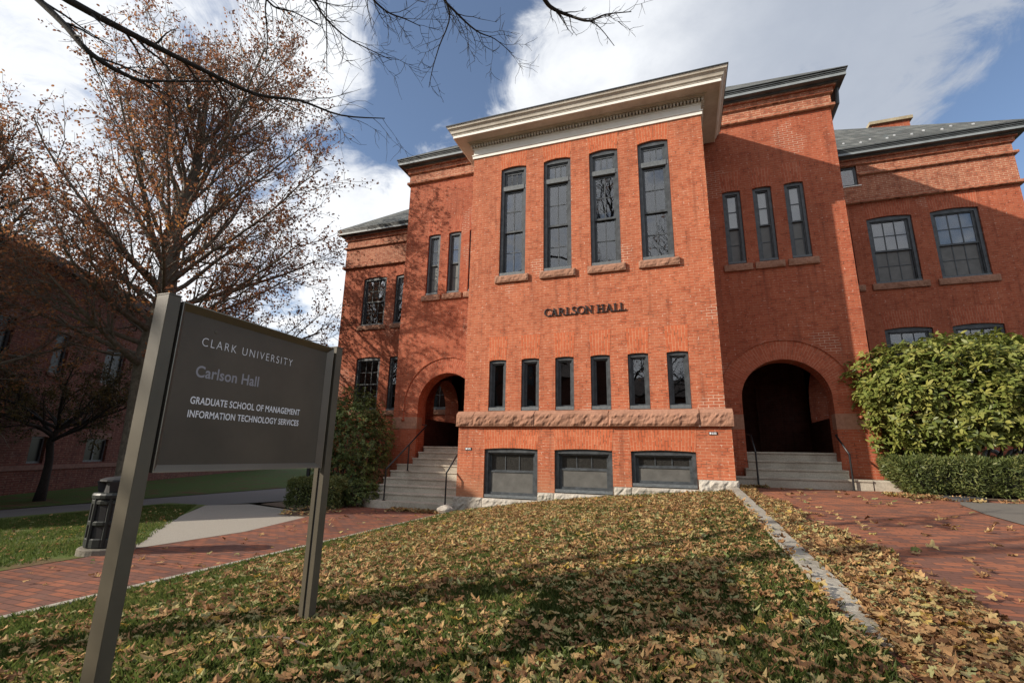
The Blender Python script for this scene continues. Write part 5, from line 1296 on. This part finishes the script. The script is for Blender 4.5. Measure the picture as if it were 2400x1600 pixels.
def fallen(name, label, x, y, zf, seed, smin=.030, smax=.058, stack=.045):
    rng = np.random.default_rng(seed); n = len(x)
    T = maple_templates(24, rng); t = T[rng.integers(0, 24, n)]
    s = rng.uniform(smin, smax, n)[:, None, None]
    yaw = rng.uniform(0, 2 * PI, n); tilt = np.abs(rng.normal(0, .27, n)); ta = rng.uniform(0, 2 * PI, n)
    nr = np.stack([np.sin(tilt) * np.cos(ta), np.sin(tilt) * np.sin(ta), np.cos(tilt) * np.where(rng.random(n) < .5, 1, -1)], 1)
    a = np.stack([np.cos(yaw), np.sin(yaw), np.zeros(n)], 1); a -= nr * (a * nr).sum(1, keepdims=True); a /= np.linalg.norm(a, axis=1, keepdims=True); b = np.cross(nr, a)
    c = np.stack([x, y, zf(x, y) + .012 + stack * rng.random(n) ** 1.5], 1)
    t = t * np.stack([np.ones(n), np.ones(n), rng.uniform(.35, 1.45, n)], 1)[:, None]
    V = c[:, None] + (t * s) @ np.stack([a, b, nr], 1)
    k = T.shape[1]; m = k - 2
    tri = [(0, i, i + 1) for i in range(1, m)] + [(0, m, k - 1), (0, k - 1, 1)]
    F = (np.arange(n)[:, None, None] * k + np.array(tri)[None]).reshape(-1, 3)
    tint = np.repeat(np.clip(rng.beta(1.5, 1.45, n) + .10 * vnoise(c, .9, 2), 0, 1), len(tri))
    return tag(np_mesh_idx(name, V.reshape(-1, 3), F, 'fallen', None, tint), label, 'fallen leaves', kind='stuff')
rng = np.random.default_rng(99)
n = 88000
x = rng.uniform(.15, 6.04, n); y = -11.4 + 10.95 * rng.random(n)
dn = np.clip(.84 + .80 * patch(x, y), .05, 1) * np.clip((x - .1) / 1.6, .05, 1) * np.where(y > -.75, .25, 1)
dn = dn * np.where((x > 5.35) & (y < -3) & (rng.random(n) < .65), .25, 1) * np.where((y < -7.6) & (x < 4.4), .50, 1)
k = rng.random(n) < dn
fallen('fallen_leaves', 'tan and brown maple leaves covering the front lawn', x[k], y[k], lawn_zv, 5)
zrv = lambda x, y: -0.62 + .031 * np.clip(y - 1.4, -15.4, 0)
n = 20000
y = -11.5 + 12.2 * rng.random(n); x = 6.2 + .012 * y + rng.random(n) ** 1.3 * (.25 + .062 * (1.0 - y) + .08 * np.sin(y * 2.1) + .06 * np.sin(y * 5.3))
fallen('fallen_leaves', 'band of dry leaves drifted along the right side of the kerb', x, y, zrv, 6, stack=.06)
n = 420
x1 = rng.uniform(6.6, 9.4, 110); y1 = rng.uniform(-7.5, 1.0, 110)
x2 = 8.9 + rng.random(420) * 1.1; y2 = .55 - (x2 - 8.9) * .55 + rng.normal(0, .14, 420)
x3 = rng.uniform(9, 13, 120); y3 = rng.normal(.0, .22, 120)
x4 = 6.4 + rng.random(130) * .55; y4 = 1.25 + rng.normal(0, .06, 130)
x5 = rng.uniform(6.25, 7.4, 60); y5 = rng.uniform(-7, 0, 60)
fallen('fallen_leaves', 'scattered dry leaves on the right brick path and by the long hedge', np.concatenate([x1, x2, x3, x4, x5]), np.concatenate([y1, y2, y3, y4, y5]), zrv, 8, .04, .075, .03)
x1 = rng.uniform(-1.7, .0, 520); y1 = -.25 - rng.random(520) ** 2 * .35
x2 = rng.uniform(-2.1, 0, 130); y2 = rng.uniform(-9, -.4, 130)
x3 = rng.uniform(-3.6, -2.45, 160); y3 = rng.uniform(-2.3, -.9, 160)
fallen('fallen_leaves', 'dry leaves heaped below the bottom stone step and strewn on the left walk', np.concatenate([x1, x2, x3]), np.concatenate([y1, y2, y3]), lambda x, y: np.full(len(x), GZ + .005), 9, .03, .06, .05)
x1 = rng.uniform(-10.5, -2.5, 900); y1 = rng.uniform(-9, 0, 900); kk = x1 < -2.5 - np.clip(y1 + 5.8, 0, 9) * 1.09
fallen('fallen_leaves', 'few dry leaves on the side lawn by the litter bin', x1[kk], y1[kk], glv, 10, .03, .055, .02)
y1 = rng.uniform(-9, -.3, 330); x1 = 6.13 + .01 * y1 + np.where(rng.random(330) < .5, -1, 1) * (.115 - .07 * rng.random(330) ** 3)
kk = rng.random(330) < np.clip(-y1 / 7, .2, 1)
fallen('fallen_leaves', 'dry leaves lying along the edges of the granite kerb', x1[kk], y1[kk], lambda x, y: -0.558 + .032 * y - np.where(y < -7.2, .10 * (-7.2 - y), 0), 13, .03, .055, .02)
# a thin fallen twig by the right sign post
mb = MB(); mb.tube([(3.25, -8.75, lawn_z(3.25, -8.75) + .05), (3.05, -8.7, lawn_z(3.05, -8.7) + .06), (2.9, -8.66, lawn_z(2.9, -8.66) + .05), (2.72, -8.7, lawn_z(2.72, -8.7) + .04)], [.006, .007, .005, .003], 5)
tag(mb.build('fallen_twig', 'stem'), 'thin dry twig lying at the foot of the far sign post', 'twig')
